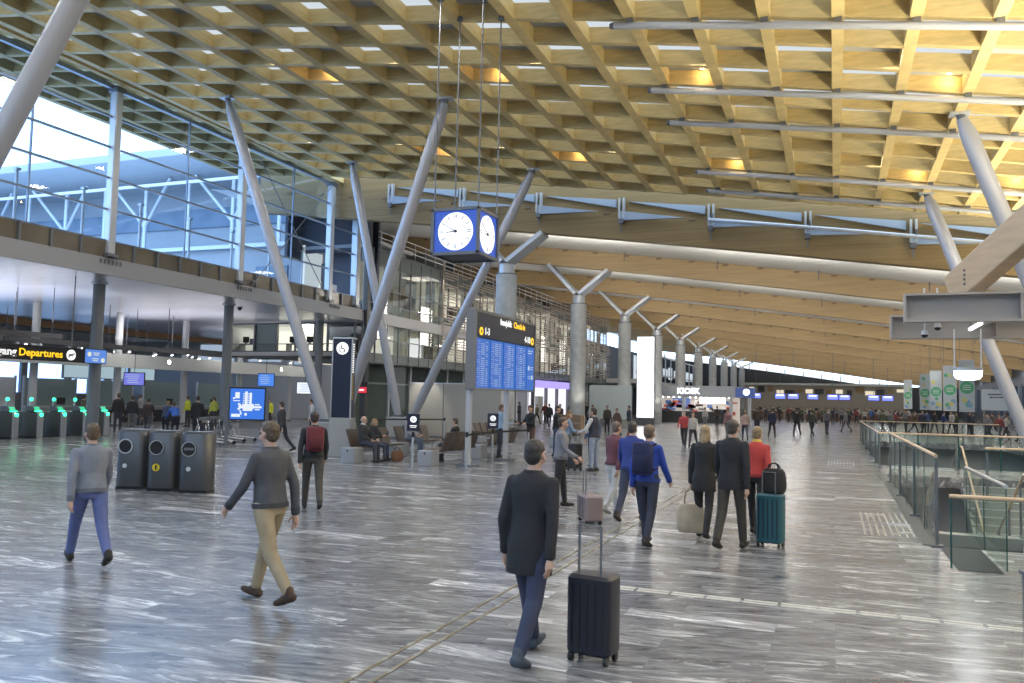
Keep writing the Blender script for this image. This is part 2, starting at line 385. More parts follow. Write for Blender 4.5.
# frosted glass screens and counters of the security hall
for k, (y, w, c) in enumerate(((30.4, 1.0, WHITEP), (33.0, 3.2, mat('sea_green_screen', (.28, .36, .36), .3)), (37.0, 3.2, MATS['sea_green_screen']), (41.2, 3.4, MATS['sea_green_screen']), (45.6, 3.0, MATS['sea_green_screen']))):
    t = thing('screen_wall', ('white' if k == 0 else 'grey-green')+f' partition screen in the security hall, {ORD[k]} from the ticket gates', 'partition', (-39.5, y, 0), group='partition screens of the security hall')
    MB().box((0, 0, 1.25), (.08, w, 2.5)).build('panel', c, t); MB().box((0, -w/2, 1.3), (.12, .08, 2.6)).build('upright', STEELL, t); MB().box((0, w/2, 1.3), (.12, .08, 2.6)).build('upright', STEELL, t)
GLOW = emit('backlit_pale_blue', (.62, .85, .95), .55)
for k, y in enumerate((36.0, 38.4, 40.8)):
    t = thing('light_box', f'pale blue backlit panel above the security counters, {ORD[k]} of its row', 'light box', (-41., y, 2.6), group='pale blue backlit panels')
    MB().box((0, 0, .5), (.12, 2.1, 1.1)).build('frame', STEELM, t); MB().box((.07, 0, .5), (.02, 1.95, .95)).build('panel', GLOW, t)
for k, y in enumerate((31.6, 35.4, 39.2, 43.0, 46.8)):
    t = thing('security_counter', f'low grey security counter with dark front, {ORD[k]} along the security hall', 'counter', (-37.6, y, 0), group='security counters')
    MB().box((0, 0, .5), (.9, 2.6, 1.0)).build('body', GREYP, t, bevel=.02); MB().box((0, 0, 1.03), (1.0, 2.7, .06)).build('worktop', ALU, t)
    MB().box((.47, 0, .5), (.03, 2.4, .7)).build('front_panel', DARK, t); sc = MB().rbox((.1, .4, 1.32), (.05, .5, .36), .02).build('monitor', BLACK, t); MB().box((.1, .4, 1.1), (.04, .06, .1)).build('stand', STEELM, sc)
# suspended dark lighting tracks under the soffit, each on thin rods
for k, (x, y0, y1, z) in enumerate(((-30.5, 14, 25.8, 4.15), (-33.5, 15, 31.5, 4.1), (-32.0, 24.5, 38, 4.0), (-36.8, 18, 44, 4.35), (-40., 20, 50, 4.5), (-34.5, 36, 50, 4.3))):
    t = thing('lighting_track', f'dark suspended lighting track under the pale soffit, {ORD[k]} in from the hall', 'lighting track', (x, (y0+y1)/2, z), group='suspended lighting tracks')
    b = MB(); b.box((0, 0, 0), (.34, y1-y0, .20)); b.build('track', mat('track_grey', (.10, .10, .11), .5), t)
    for s in (-1, -.3, .35, 1):
        yy = s*((y1-y0)/2-.4); MB().cyl((0, yy, .1), (0, yy, ZS0-z), .018, n=6).build('rod', STEELM, t)
    for s in range(int((y1-y0)//3.2)):
        yy = -(y1-y0)/2+1.5+3.2*s; h = MB().cyl((.1, yy, -.12), (.16, yy, -.28), .07, .09, 10).build('spotlight', STEELL, t); MB().cyl((.16, yy, -.28), (.162, yy, -.285), .075, n=10).build('lens', MATS['lamp_white'], h)
# ceiling speakers / detectors hanging under the soffit
for k, (x, y) in enumerate(((-27.6, 19.3), (-27.5, 33.4), (-33, 22.5))):
    t = thing('ceiling_camera', ['small black dome camera under the soffit above the gate sign', 'small black dome camera under the soffit before the lit offices', 'small black dome camera deeper under the soffit above the gates'][k], 'camera', (x, y, ZS0))
    MB().cyl((0, 0, 0), (0, 0, -.06), .14, n=16).build('mount', STEELM, t); MB().ball((0, 0, -.08), .10, (1, 1, .8)).build('dome', BLACK, t, smooth=True)
# ---- lit offices closing the check-in hall
YO = 40.6; OX0, OX1 = -34.0, -25.2; OXC = (OX0+OX1)/2; OW = OX1-OX0
ow = MB(); ow.box((OXC, YO, 4.28), (OW, .24, .22)); ow.box((OXC, YO, 6.12), (OW, .2, .12)); ow.box((OX0, YO+1.6, 5.2), (.2, 3.2, 2.0)); struct(ow.build('wall_office_front', LGREY))
struct(MB().box((OXC, YO+3.2, 5.2), (OW, .2, 2.0)).build('wall_office_back', LIT_WARM))
struct(MB().box((OXC, YO+1.6, 4.22), (OW, 3.4, .12)).build('floor_office', GREYP)); struct(MB().box((OXC, YO+1.6, 4.12), (OW, 3.4, .06)).build('ceiling_under_office', mat('soffit_dark', (.10, .10, .105), .5)))
of = MB()
for x in (-33.9, -32.2, -30.6, -29.3, -28.0, -27.1, -25.3): of.box((x, YO-.02, 5.2), (.09, .14, 1.9))
of.box((OXC, YO-.02, 4.42), (OW, .16, .08)); of.box((OXC, YO-.02, 6.06), (OW, .16, .08)); of.box((OXC, YO-.02, 4.86), (OW, .06, .05)); struct(of.build('trim_7', STEELM))
struct(MB().quad([(OX0, YO-.03, 4.3), (OX1, YO-.03, 4.3), (OX1, YO-.03, 6.1), (OX0, YO-.03, 6.1)]).build('window_3', GL_OFF))
fz = MB()
for a, b2 in ((-32.2, -30.6),): fz.box(((a+b2)/2, YO+.12, 5.2), (b2-a, .03, 1.7))
struct(fz.build('wall_frosted', mat('frosted_grey_glass', (.40, .44, .45), .4)))
for k, x in enumerate((-33.2, -29.8, -28.6, -26.2)):
    t = thing('office_desk', f'dark office desk with equipment behind the lit upper window, {ORD[k]} counted toward the facade corner', 'desk', (x, YO+.75, 4.28), group='desks in the lit offices')
    MB().box((0, 0, .62), (1.1, .6, .05)).build('tabletop', DARK, t)
    for s in (-1, 1): MB().box((.5*s, 0, .30), (.06, .5, .60)).build('leg', STEELM, t)
    m = MB().rbox((-.25, 0, .90), (.45, .05, .36), .02).build('monitor', BLACK, t); MB().box((-.25, 0, .68), (.12, .1, .12)).build('stand', STEELM, m)
    MB().box((.28, .05, .80), (.36, .35, .32)).build('printer', STEELM, t, bevel=.02)
lamp('office_lamp', 'AREA', (OXC, YO+1.6, 6.0), 170, (1, .93, .8), 8, 2.0)
struct(MB().box((-45, 56.2, 3.1), (26, .2, 6.2)).build('wall_hall_end', LGREY))
eb = MB()
for x0, x1, z0, z1 in ((-50, -46.5, 4.3, 5.9), (-45, -41.8, 4.5, 6.0), (-40.5, -38, 4.3, 5.6)): eb.box(((x0+x1)/2, 56.05, (z0+z1)/2), (x1-x0, .06, z1-z0))
struct(eb.build('window_9', emit('hall_end_daylight', (.62, .78, 1.), .55)))
# ---- outside: neighbouring wing and terrace, seen through the glass
OUTW = mat('pale_rendered_wing', (.34, .36, .38), .6); OUTG = mat('wing_window_band', (.14, .20, .27), .2)
struct(MB().box((-75, 20, 6.7), (57, 160, .2)).build('exterior_terrace', mat('terrace_membrane', (.26, .28, .30), .7)))
YW = 49.
t = thing('neighbouring_wing', 'pale neighbouring terminal wing seen outside through the blue glass wall', 'building', (-58, YW, 6.8))
rp = [(-96, YW, 18.0), (-96, YW-1.2, 18.6), (-96, YW-1.6, 19.4), (-96, YW-1.0, 20.2), (-96, YW+1.0, 20.7), (-96, YW+14, 21.2), (-96, YW+14, 18)]
MB().prism(rp, (70.6, 0, 0)).build('roof', OUTW, t, world=True, smooth=True, auto=.7)
MB().box((-60.7, YW+3, 12.4), (70.6, .4, 11.2)).build('wall', OUTW, t, world=True)
b = MB()
for z in (9.2, 12.6, 15.6): b.box((-60.7, YW+2.72, z), (70.4, .2, 1.5))
b.build('window_band', OUTG, t, world=True)
MB().box((-60.7, YW-1.2, 17.4), (70.6, .16, .22)).build('gutter', WHITEP, t, world=True)
for k in range(16):
    x = -92+4.2*k; MB().cyl((x, YW+.3, 6.8), (x, YW+.3, 18.2), .16, n=10).build('post', STEELL, t, world=True)
    if k % 2 == 0:
        for s in (-1, 1): MB().cyl((x, YW+.3, 14.6), (x+s*3.0, YW-.4, 18.1), .13, n=8).build('strut', STEELL, t, world=True)
t = thing('terrace_building', 'low pale rooftop building with a dark window outside behind the glass', 'building', (-35, 41, 6.8))
MB().box((-35.2, 45.5, 9.0), (18, 5, 4.4)).build('wall', OUTW, t, world=True); MB().box((-35.2, 45.5, 11.3), (18.6, 5.6, .25)).build('roof', STEELL, t, world=True)
for x in (-41, -37, -33, -29): MB().box((x, 42.95, 9.0), (2.4, .12, 1.9)).build('window', OUTG, t, world=True)
for k in range(14):
    t = thing('terrace_post', f'thin white lamp post on the terrace outside the glass wall, {ORD[k]} along it', 'post', (-29.5, 4+3.1*k, 6.8), group='posts on the terrace outside')
    MB().cyl((0, 0, 0), (0, 0, 3.6), .06, n=8).build('shaft', WHITEP, t); MB().box((0, 0, 3.62), (.2, .2, .1)).build('cap', STEELL, t)
# ---- stair and lift tower at the end of the glass wall
struct(MB().box((-26.6, 42.4, 9.2), (3.2, .25, 8.0)).build('wall_tower', mat('dark_blue_wall', (.05, .06, .085), .5)))
struct(MB().box((XF+.15, 41.0, 6.7), (.3, .3, 13.2)).build('trim_8', DARK))
# ================================================================== OFFICE FACADE behind the Y columns
FY0, FY1, FX = 41.2, 96.0, -25.2
cz0, cz1 = 4.0, 10.8
wal = MB()
for z, h in ((4.15, .5), (7.05, .62), (10.2, .9)): wal.box((FX-.1, (FY0+FY1)/2, z), (.22, FY1-FY0, h))
struct(wal.build('wall_facade', mat('facade_spandrel', (.12, .14, .145), .35)))
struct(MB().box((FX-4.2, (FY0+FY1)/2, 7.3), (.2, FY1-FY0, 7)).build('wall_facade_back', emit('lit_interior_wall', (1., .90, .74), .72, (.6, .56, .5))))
fl2 = MB(); fl2.box((FX-2.2, (FY0+FY1)/2, 7.05), (4.2, FY1-FY0, .3)); fl2.box((FX-2.2, (FY0+FY1)/2, 10.6), (4.2, FY1-FY0, .2)); fl2.box((FX-2.2, (FY0+FY1)/2, 3.95), (4.2, FY1-FY0, .2)); struct(fl2.build('floor_facade', GREYP))
pn = MB()
k = 0; y = FY0
while y < FY1:
    for z0, z1 in ((4.4, 6.75), (7.36, 9.75)):
        r = rnd.random()
        if r < .30: pn.box((FX-.35, y+.7, (z0+z1)/2), (.04, 1.3, z1-z0), mi=0)
        elif r < .50: pn.box((FX-.6, y+.7, z0+.55), (.5, 1.1, 1.1), mi=1)
        elif r < .72: pn.box((FX-2.5, y+.7, (z0+z1)/2), (.08, 1.38, z1-z0), mi=1)
    y += 1.4
struct(pn.build('wall_blinds', [mat('pale_roller_blind', (.62, .61, .56), .7), DARK]))
mu = MB(); y = FY0
while y < FY1+.1: mu.box((FX, y, 7.2), (.10, .07, 6.6)); y += 1.4
for z in (4.42, 5.3, 6.74, 7.38, 8.3, 9.74): mu.box((FX, (FY0+FY1)/2, z), (.08, FY1-FY0, .06))
struct(mu.build('trim_9', STEELM))
struct(MB().quad([(FX+.02, FY0, 4.4), (FX+.02, FY1, 4.4), (FX+.02, FY1, 9.75), (FX+.02, FY0, 9.75)]).build('window_4', GL_OFF))
# louvre screen hung in front of the far part
LV = mat('bronze_louvre', (.40, .34, .29), .45, metal=.1)
for k in range(20):
    y0 = 50.6+2.25*k
    t = thing('louvre_screen', f'screen of thin horizontal bronze slats on the office facade, {ORD[k] if k < 16 else ["seventeenth", "eighteenth", "nineteenth", "twentieth"][k-16]} bay from the slanted pillars', 'screen', (FX+.55, y0+1.1, 4.4), group='louvre screens of the office facade')
    sl = MB(); z = 4.5
    while z < 10.7:
        if rnd.random() > .13:
            a = rnd.choice((0, 0, 0, .5)); b2 = rnd.choice((2.2, 2.2, 2.2, 1.5)); sl.box((FX+.55, y0+(a+b2)/2, z), (.10, b2-a, .05))
        z += .19
    sl.build('slat', LV, t, world=True)
    MB().box((FX+.48, y0, 7.6), (.06, .06, 6.6)).build('upright', LV, t, world=True)
    MB().box((FX+.28, y0, 7.0), (.5, .05, .05)).build('bracket', STEELM, t, world=True)
# top handrail of the facade
t = thing('roof_terrace_railing', 'grey railing along the top edge of the office facade', 'railing', (FX+.3, 68, 10.65))
for z in (10.95, 11.25, 11.6): MB().cyl((FX+.3, FY0+1, z), (FX+.3, FY1, z), .03, n=8).build('rail', STEELL, t, world=True)
for k in range(38): MB().box((FX+.3, FY0+1.2+1.45*k, 11.1), (.05, .05, 1.0)).build('post', STEELL, t, world=True)
struct(MB().box((-29.8, 70, 12.2), (.2, 60, 4.5)).build('wall_dark_upper', mat('roof_void_shade', (.045, .055, .075), .7)))  # closes the roof recess; its shade is put into the dark wall colour
struct(MB().box((-27.6, 41.3, 11.9), (5, .2, 3.2)).build('wall_dark_end', MATS['roof_void_shade']))
# ground floor behind the seats
gf = MB(); gf.box((-27.5, 70, 2), (.2, 56, 4)); struct(gf.build('wall_ground', mat('dim_green_grey_wall', (.16, .18, .17), .35)))
gl = MB()
for k in range(20): gl.box((-26.0, 43+2.8*k, 2.0), (.14, .14, 4.0))
gl.box((-26.0, 69, 2.7), (.1, 55, .1)); struct(gl.build('trim_10', STEELL))
struct(MB().quad([(-25.95, 42, 0), (-25.95, 65, 0), (-25.95, 65, 4), (-25.95, 42, 4)]).build('window_5', GL_OFF))
# beyond the facade
struct(MB().box((-31, 135, 5), (.2, 80, 10)).build('wall_far_left', mat('far_grey_wall', (.20, .22, .25), .6)))
mz = MB(); mz.box((-26, 122, 4.3), (9, 52, .5)); struct(mz.build('floor_mezzanine', LGREY))
mw = MB(); 
for k in range(13): mw.box((-21.6, 98+4*k, 6.3), (.15, .2, 3.6))
for z in (5.4, 7.9): mw.box((-21.6, 122, z), (.15, 52, .15))
struct(mw.build('trim_11', STEELL))
mp_ = MB()
for k in range(13): mp_.box((-23.5, 98+4*k+2, 6.2), (.1, rnd.uniform(1.2, 3.2), rnd.uniform(1.2, 3.0)))
struct(mp_.build('window_6', emit('mezzanine_daylight', (.80, .90, 1.), .75)))
# lit shop front with violet band
t = thing('lit_shop_front', 'bright white shop opening with violet light band under the louvre facade', 'shop', (-25.1, 75, 0))
MB().box((-25.3, 75, 1.5), (.2, 10.4, 3.0)).build('back_wall', emit('shop_white', (.93, .9, 1.), 1.15), t, world=True)
MB().box((-24.95, 75, 3.3), (.3, 11, .65)).build('light_band', emit('violet_band', (.38, .30, .95), 1.3), t, world=True)
for y in (69.8, 73.4, 76.6, 80.2): MB().box((-25.0, y, 1.6), (.25, .3, 3.2)).build('upright', STEELM, t, world=True)
MB().box((-25.0, 71.5, 1.1), (.3, 1.4, 2.2)).build('display', GREYP, t, world=True)
# ================================================================== Y COLUMNS and beams
YC = [38.0+12.5*k for k in range(10)]
XC = -15.12
def arm(t, x1, y, z0, z1, dy):
    b = MB(); p0 = Vector((XC+(.12 if x1 > XC else -.12), y+dy, z0)); p1 = Vector((x1, y+dy, z1))
    b.beam(p0, p1, .2, .56, up=(0, 1, 0)); 
    b.build('arm', STEELL, t, world=True)
for k, y in enumerate(YC):
    zc = deck_z(XC, y)
    t = thing('forked_column', 'grey concrete column with forked steel head, '+('partly hidden by the hanging clock and blue board' if k == 0 else f'{ORD[k]} in the row counted from the hanging clock'), 'column', (XC, y, 0), group='forked roof columns')
    zj = 8.55-.003*(y-50)
    rad = .52 if k == 0 else .50
    MB().cyl((0, 0, 0), (0, 0, 1.0), rad+.02, n=28).build('plinth', GREYP, t, smooth=True, auto=.6)
    MB().cyl((0, 0, 1.0), (0, 0, zj-.48), rad, n=28).build('shaft', CONC, t, smooth=True, auto=.6)
    MB().cyl((0, 0, zj-.48), (0, 0, zj), .40, .38, n=24).build('steel_head', STEELL, t, smooth=True, auto=.6)
    MB().cyl((0, 0, zj-.54), (0, 0, zj-.48), rad+.02, n=28).build('ring', STEELM, t)
    zb = deck_z(XC, y)-1.1
    for x1 in (XC-1.95, XC+1.95):
        zt = deck_z(x1, y)-1.04-(.2 if k == 0 else 0)
        for dy in (-.24, .24): arm(t, x1, y, zj+.10, zt, dy)
# beams across the hall
for k in range(10):
    y = YC[k]; w = .5
    t = thing('roof_beam', f'curved glued timber roof beam crossing the hall, {ORD[k]} beyond the coffered ceiling', 'beam', (0, y, deck_z(0, y)), group='roof beams across the hall')
    xs_ = [-30+2.0*q for q in range(32)]
    b = MB(); rings = []
    for x in xs_:
        z = deck_z(x, y)+.04 if k else ceil_z(x, 37.4)+.45; zb = deck_z(x, y)-(1.05 if k else 1.25)
        rings.append([(x, y-w/2, zb), (x, y+w/2, zb), (x, y+w/2, z), (x, y-w/2, z)])
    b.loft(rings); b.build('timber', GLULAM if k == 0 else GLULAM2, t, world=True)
    b = MB()
    for q in range(0, 31, 1):
        x = -28+2.*q; z = deck_z(x, y)-.05
        b.box((x, y-w/2-.02, z), (.32, .06, .10))
    b.build('bracket', mat('dark_bracket', (.22, .15, .09), .6), t, world=True)
    if k:
        # a narrow service pipe with droppers
        for q in range(6):
            x = -12+5.6*q; MB().cyl((x, y-.9, deck_z(x, y)-.45), (x, y-.9, deck_z(x, y)+.2), .03, n=6).build('dropper', STEELM, t, world=True)
# triangular blue-grey girder struts in front of the first beam
BLST = mat('blue_grey_steel', (.38, .46, .58), .35, metal=.3)
for k in range(11):
    x0 = -21.45+4.1*k; y = 37.62
    t = thing('truss_arm', f'tapered blue-grey steel arm along the edge beam, {ORD[k]} from the glass wall side', 'truss', (x0, y, deck_z(x0, y)), group='steel arms along the edge beam')
    zt = lambda x: deck_z(x, 38.)+.58
    b = MB()
    b.prism([(x0+.2, y, zt(x0+.2)-.03), (x0+3.75, y, zt(x0+3.75)+.02), (x0+3.75, y, zt(x0+3.75)-.36)], (0, .12, 0)); b.build('upper_arm', BLST, t, world=True)
    b = MB(); b.prism([(x0-.2, y-.14, zt(x0)-.50), (x0-.2, y-.14, zt(x0)-.95), (x0+2.9, y-.14, zt(x0+2.9)-.62)], (0, .12, 0)); b.build('lower_arm', BLST, t, world=True)
    b = MB()
    for d in (-.08, .12): b.box((x0-.1+d, y-.05, zt(x0)-.38), (.09, .24, .95))
    b.build('bracket', STEELL, t, world=True)
    MB().cyl((x0-.1, y-.05, zt(x0)-1.5), (x0-.1, y-.05, zt(x0)-.8), .03, n=8).build('rod', STEELM, t, world=True)
    MB().box((x0-.1, y-.05, zt(x0)-1.0), (.22, .22, .2)).build('joint', STEELM, t, world=True)
t = thing('service_pipe', 'long pale steel pipe running in front of the edge beam', 'pipe', (6, 37.2, 9))
b = MB(); b.tube([(x, 37.2, deck_z(x, 38.)-.10) for x in (-5.2, 0, 8, 16, 24)], .085); b.build('pipe', STEELL, t, world=True, smooth=True)
for x in (-5.05, -.95, 3.15, 7.25, 11.35): MB().box((x, 37.27, deck_z(x, 38.)+.02), (.07, .25, .34)).build('hanger', STEELM, t, world=True)
# ================================================================== SLANTED PILLARS
def slanted(name_lab, base, top, d=.40, foot_lift=.0):
    base = Vector(base); top = Vector(top)
    t = thing('slanted_pillar', name_lab, 'pillar', base, group='slanted roof pillars')
    ax = (top-base); L = ax.length; ax = ax.normalized()
    b = MB(); r = d/2
    pts = [base+ax*(L*q) for q in (0, .06, .5, .94, .985)]
    b.tube(pts, r, n=28, rr=[r*.8, r, r, r, r*.62]); b.build('shaft', STEEL, t, world=True, smooth=True, auto=.7)
    b = MB(); b.cyl(base+ax*(L*.985), base+ax*L, r*.5, r*.5, 14); b.build('pin_head', STEELM, t, world=True)
    b = MB(); b.box(top+Vector((0, 0, -.02)), (.5, .34, .07)); b.build('top_plate', STEELL, t, world=True)
    b = MB(); b.cyl(base-Vector((0, 0, .06)), base+Vector((0, 0, .10)), r*1.35, n=24); b.build('shoe', STEELM, t, world=True)
N_ = node
b1 = atX(333.5, 450, -17.2); b1 = fl(333.5, 450); b1 = Vector((b1.x, b1.y, 0))
b2 = fl(402, 438.5); b0 = fl(-190, 500)
off1 = Vector((.28, 0, .95)); 
def along(base, top, z):
    base = Vector(base); top = Vector(top); return base+(top-base)*(z/top.z)
A_, B_ = N_(-14, 4), N_(-8, 4); C_, D_ = N_(-14, 10), N_(-8, 10)
slanted('slanted pale steel pillar leaning toward the glass wall above the navy pillar sign', along(b1, A_, 1.0), A_)
slanted('slanted pale steel pillar rising behind the navy pillar sign toward the hanging clock', along(b1, B_, 1.0), B_)
slanted('slanted pale steel pillar leaning toward the glass wall behind the waiting seats', along(b2, C_, 1.0), C_)
slanted('slanted pale steel pillar rising from the waiting seats past the hanging clock', along(b2, D_, 1.0), D_)
slanted('big slanted steel pillar cutting across the glass wall, closest to the camera', along(b0, N_(-8, -5), .0)+Vector((0, 0, .06)), N_(-8, -5), .42)
bE, bF = fl(1118, 490), fl(1040, 470)
slanted('slanted pale pillar with a pinned head, in front of the timber strut', bE+Vector((0, 0, .06)), N_(2, 4), .44)
slanted('slanted pale pillar crossing behind the steel channels and hanging lamp', bF+Vector((0, 0, .06)), N_(2, 10), .44)
for nm, bb, sx in (('low grey concrete block at the foot of the pillars by the navy sign', b1, 1.0), ('low grey concrete block at the foot of the pillars behind the seats', b2, 1.0)):
    t = thing('concrete_block', nm, 'block', (bb.x, bb.y, 0)); MB().rbox((0, 0, .5), (1.25, 1.0, 1.0), .06).build('block', GREYP, t); MB().box((0, 0, .05), (1.32, 1.07, .1)).build('skirt', STEELM, t)
# ================================================================== long lamps and coffer spots under the coffers
TUBE = mat('aluminium_tube', (.50, .50, .51), .5, metal=.2)
UPL = emit('uplight_strip', (1., .90, .62), 1.0)
for k, j in enumerate((0, 3, 5, 9, 11)):
    p0, p1 = node(-3.25, j), node(9, j)
    t = thing('ceiling_tube', f'long straight grey tube fixed under the coffered ceiling, {ORD[k]} counting away from the camera', 'ceiling fixture', p0, group='grey tubes under the coffers')
    dz = Vector((0, -.05, -.16)); pts = [node(-3.25+q*.875, j)+dz for q in range(15)]
    b = MB(); b.tube(pts, .085, n=14); b.build('tube', TUBE, t, world=True, smooth=True, auto=.8)
    for q in range(-3, 10):
        MB().box(node(q, j)+Vector((0, -.05, -.05)), (.16, .16, .1)).build('clamp', STEELM, t, world=True)
    MB().cyl(pts[0]+Vector((-.1, 0, 0)), pts[0], .06, .09, 12).build('end_cap', STEELM, t, world=True)
    c0, c1 = node(-2.8, j), node(8.8, j)
WN = {(-11, 2): 'third row of the ceiling, above the slanted pillars', (-7, 2): 'coffer above the hanging clock', (-3, 2): 'coffer at the end of a grey ceiling tube', (1, 2): 'coffer beside the pinned head of a pillar',
      (-11, 8): 'coffer behind the head of the clock-side pillar', (-7, 8): 'coffer between the two pillar heads beyond the clock', (-3, 8): 'coffer over a far grey tube', (1, 8): 'coffer before the far pillar head', (3, 8): 'coffer next to the far end of a tube'}
for (i, j) in WARM:
    lab = WN[(i, j)]
    c = (node(i, j)+node(i+1, j+1))/2; p = Vector((node(i+1, j+1).x-.42, node(i+1, j+1).y-.33, c.z+.40))
    t = thing('coffer_spotlight', f'small warm spotlight glowing inside the {lab}', 'spotlight', p)
    MB().cyl((0, 0, .10), (0, 0, -.04), .07, .085, 14).build('housing', STEELM, t); MB().cyl((0, 0, -.04), (0, 0, -.05), .06, n=14).build('lens', emit('warm_lens', (1., .78, .42), 30), t)
    lamp('coffer_light', 'POINT', p+Vector((0, 0, -.13)), 10, (1., .68, .30), .06)
# ================================================================== HANGING CLOCK
FACEBL = emit('clock_blue', (.05, .14, .75), .55, (.02, .05, .25)); DIALW = emit('clock_dial', (.90, .95, 1.), 1.02, (.7, .7, .7)); TICK = mat('clock_tick', (.03, .04, .09), .5)
CK = Vector((-8.21, 17.92, 5.84)); cs = .58
t = thing('hanging_clock', 'blue four-sided cube clock with white round dials hanging on four rods', 'clock', CK)
b = MB()
for sx in (-1, 1):
    for sy in (-1, 1): b.box((sx*cs, sy*cs, 0), (.07, .07, 1.06))
for z in (-.52, .52):
    for s in (-1, 1): b.box((0, s*cs, z), (1.23, .07, .07)); b.box((s*cs, 0, z), (.07, 1.09, .07))
b.build('frame', STEELM, t); MB().box((0, 0, -.50), (1.08, 1.08, .04)).build('bottom_panel', NAVY, t); MB().box((0, 0, .50), (1.08, 1.08, .04)).build('top_panel', NAVY, t)
for q in range(4):
    R_ = Matrix.Rotation(q*PI/2, 4, 'Z'); T4 = lambda p: R_ @ Vector(p)
    f = MB(); f.hexa([T4(p) for p in ((-.55, -.56, -.49), (.55, -.56, -.49), (.55, -.52, -.49), (-.55, -.52, -.49), (-.55, -.56, .49), (.55, -.56, .49), (.55, -.52, .49), (-.55, -.52, .49))])
    fo = f.build('clock_face', FACEBL, t)
    MB().cyl(T4((0, -.56, 0)), T4((0, -.572, 0)), .445, n=56).build('dial', DIALW, fo)
    k = MB()
    for h in range(12):
        a = h*PI/6; dirv = Vector((math.sin(a), 0, math.cos(a))); sd = Vector((math.cos(a), 0, -math.sin(a)))
        for off in ((-.022, .022) if h % 3 == 0 else (0,)):
            p0 = dirv*.30+sd*off; p1 = dirv*.41+sd*off; w = sd*.008
            k.hexa([T4(Vector((p.x, y, p.z))) for y in (-.572, -.577) for p in (p0-w, p0+w, p1+w, p1-w)])
    k.build('hour_marks', TICK, fo)
    for nm, ang, ln, w in (('hour_hand', math.radians(265), .24, .014), ('minute_hand', math.radians(300), .39, .010)):
        dirv = Vector((math.sin(ang), 0, math.cos(ang))); sd = Vector((math.cos(ang), 0, -math.sin(ang))); h = MB()
        h.hexa([T4(Vector((p.x, y, p.z))) for y in (-.578, -.584) for p in (-dirv*.05-sd*w, -dirv*.05+sd*w, dirv*ln+sd*w*.4, dirv*ln-sd*w*.4)]); h.build(nm, NAVY, fo)
    MB().cyl(T4((0, -.57, 0)), T4((0, -.59, 0)), .035, n=18).build('hub', NAVY, fo)
for sx in (-1, 1):
    for sy in (-1, 1):
        x, y = CK.x+sx*.56, CK.y+sy*.56; zt = ceil_z(x, y)
        b = MB(); b.cyl((sx*.56, sy*.56, .52), (sx*.56, sy*.56, zt-CK.z+.02), .019, n=8); b.build('hanging_rod', STEELM, t)
        MB().cyl((sx*.56, sy*.56, zt-CK.z-.10), (sx*.56, sy*.56, zt-CK.z), .09, .06, 12).build('rod_cap', STEELM, t)
# ================================================================== CHECK-IN BOARD
SCRB = emit('screen_blue', (.02, .15, .60), .85); SCRW = emit('screen_text', (.75, .85, 1.), .75); SCRV = emit('screen_violet', (.30, .16, .75), .8)
TXW = emit('sign_text_white', (1, 1, 1), .85, (.8, .8, .8)); TXY = emit('sign_text_yellow', (1., .62, .02), .95, (.8, .5, .02))
BX, BY0, BY1 = -9.6, 21.9, 27.0
t = thing('departure_board', 'tall grey-framed check-in board with five blue screens standing before the waiting seats', 'information board', (BX, 24.4, 0))
b = MB(); b.box((BX-.16, BY0-.0, 3.45), (.30, .10, 2.45)); b.box((BX-.16, BY1, 3.45), (.30, .1, 2.45)); b.box((BX-.16, 24.45, 4.64), (.30, 5.1, .08)); b.box((BX-.16, 24.45, 2.24), (.30, 5.1, .06)); b.box((BX-.26, 24.45, 3.45), (.10, 5.1, 2.4)); b.build('housing', mat('board_housing', (.20, .20, .21), .45), t, world=True)
MB().box((BX-.06, 24.45, 4.42), (.06, 5.02, .40)).build('header_panel', NAVY, t, world=True); MB().box((BX-.06, 24.45, 4.02), (.06, 5.02, .38)).build('desk_number_panel', NAVY, t, world=True)
hd = [c for c in t.children if c.name.startswith('header')][0]; dn = [c for c in t.children if c.name.startswith('desk_')][0]
text('lettering', 'Innsjekk', .29, (BX-.025, 24.25, 4.44), FACE_X, TXW, t, 'CENTER', bold=.006); text('lettering', 'Check-in', .29, (BX-.025, 25.45, 4.44), FACE_X, TXY, t, 'CENTER', bold=.006)
text('lettering', '1-3', .30, (BX-.025, 22.55, 4.03), FACE_X, TXW, t, 'LEFT', bold=.006); text('lettering', '4-10', .30, (BX-.025, 26.50, 4.03), FACE_X, TXW, t, 'RIGHT', bold=.006)
for y in (22.30, 26.70): MB().cyl((BX-.03, y, 4.02), (BX-.018, y, 4.02), .13, n=24).build('yellow_disc', TXY, t, world=True); MB().cyl((BX-.018, y, 4.02), (BX-.012, y, 4.02), .05, n=16).build('disc_mark', NAVY, t, world=True)
ww = 5.0/4.72
ys0 = 21.97
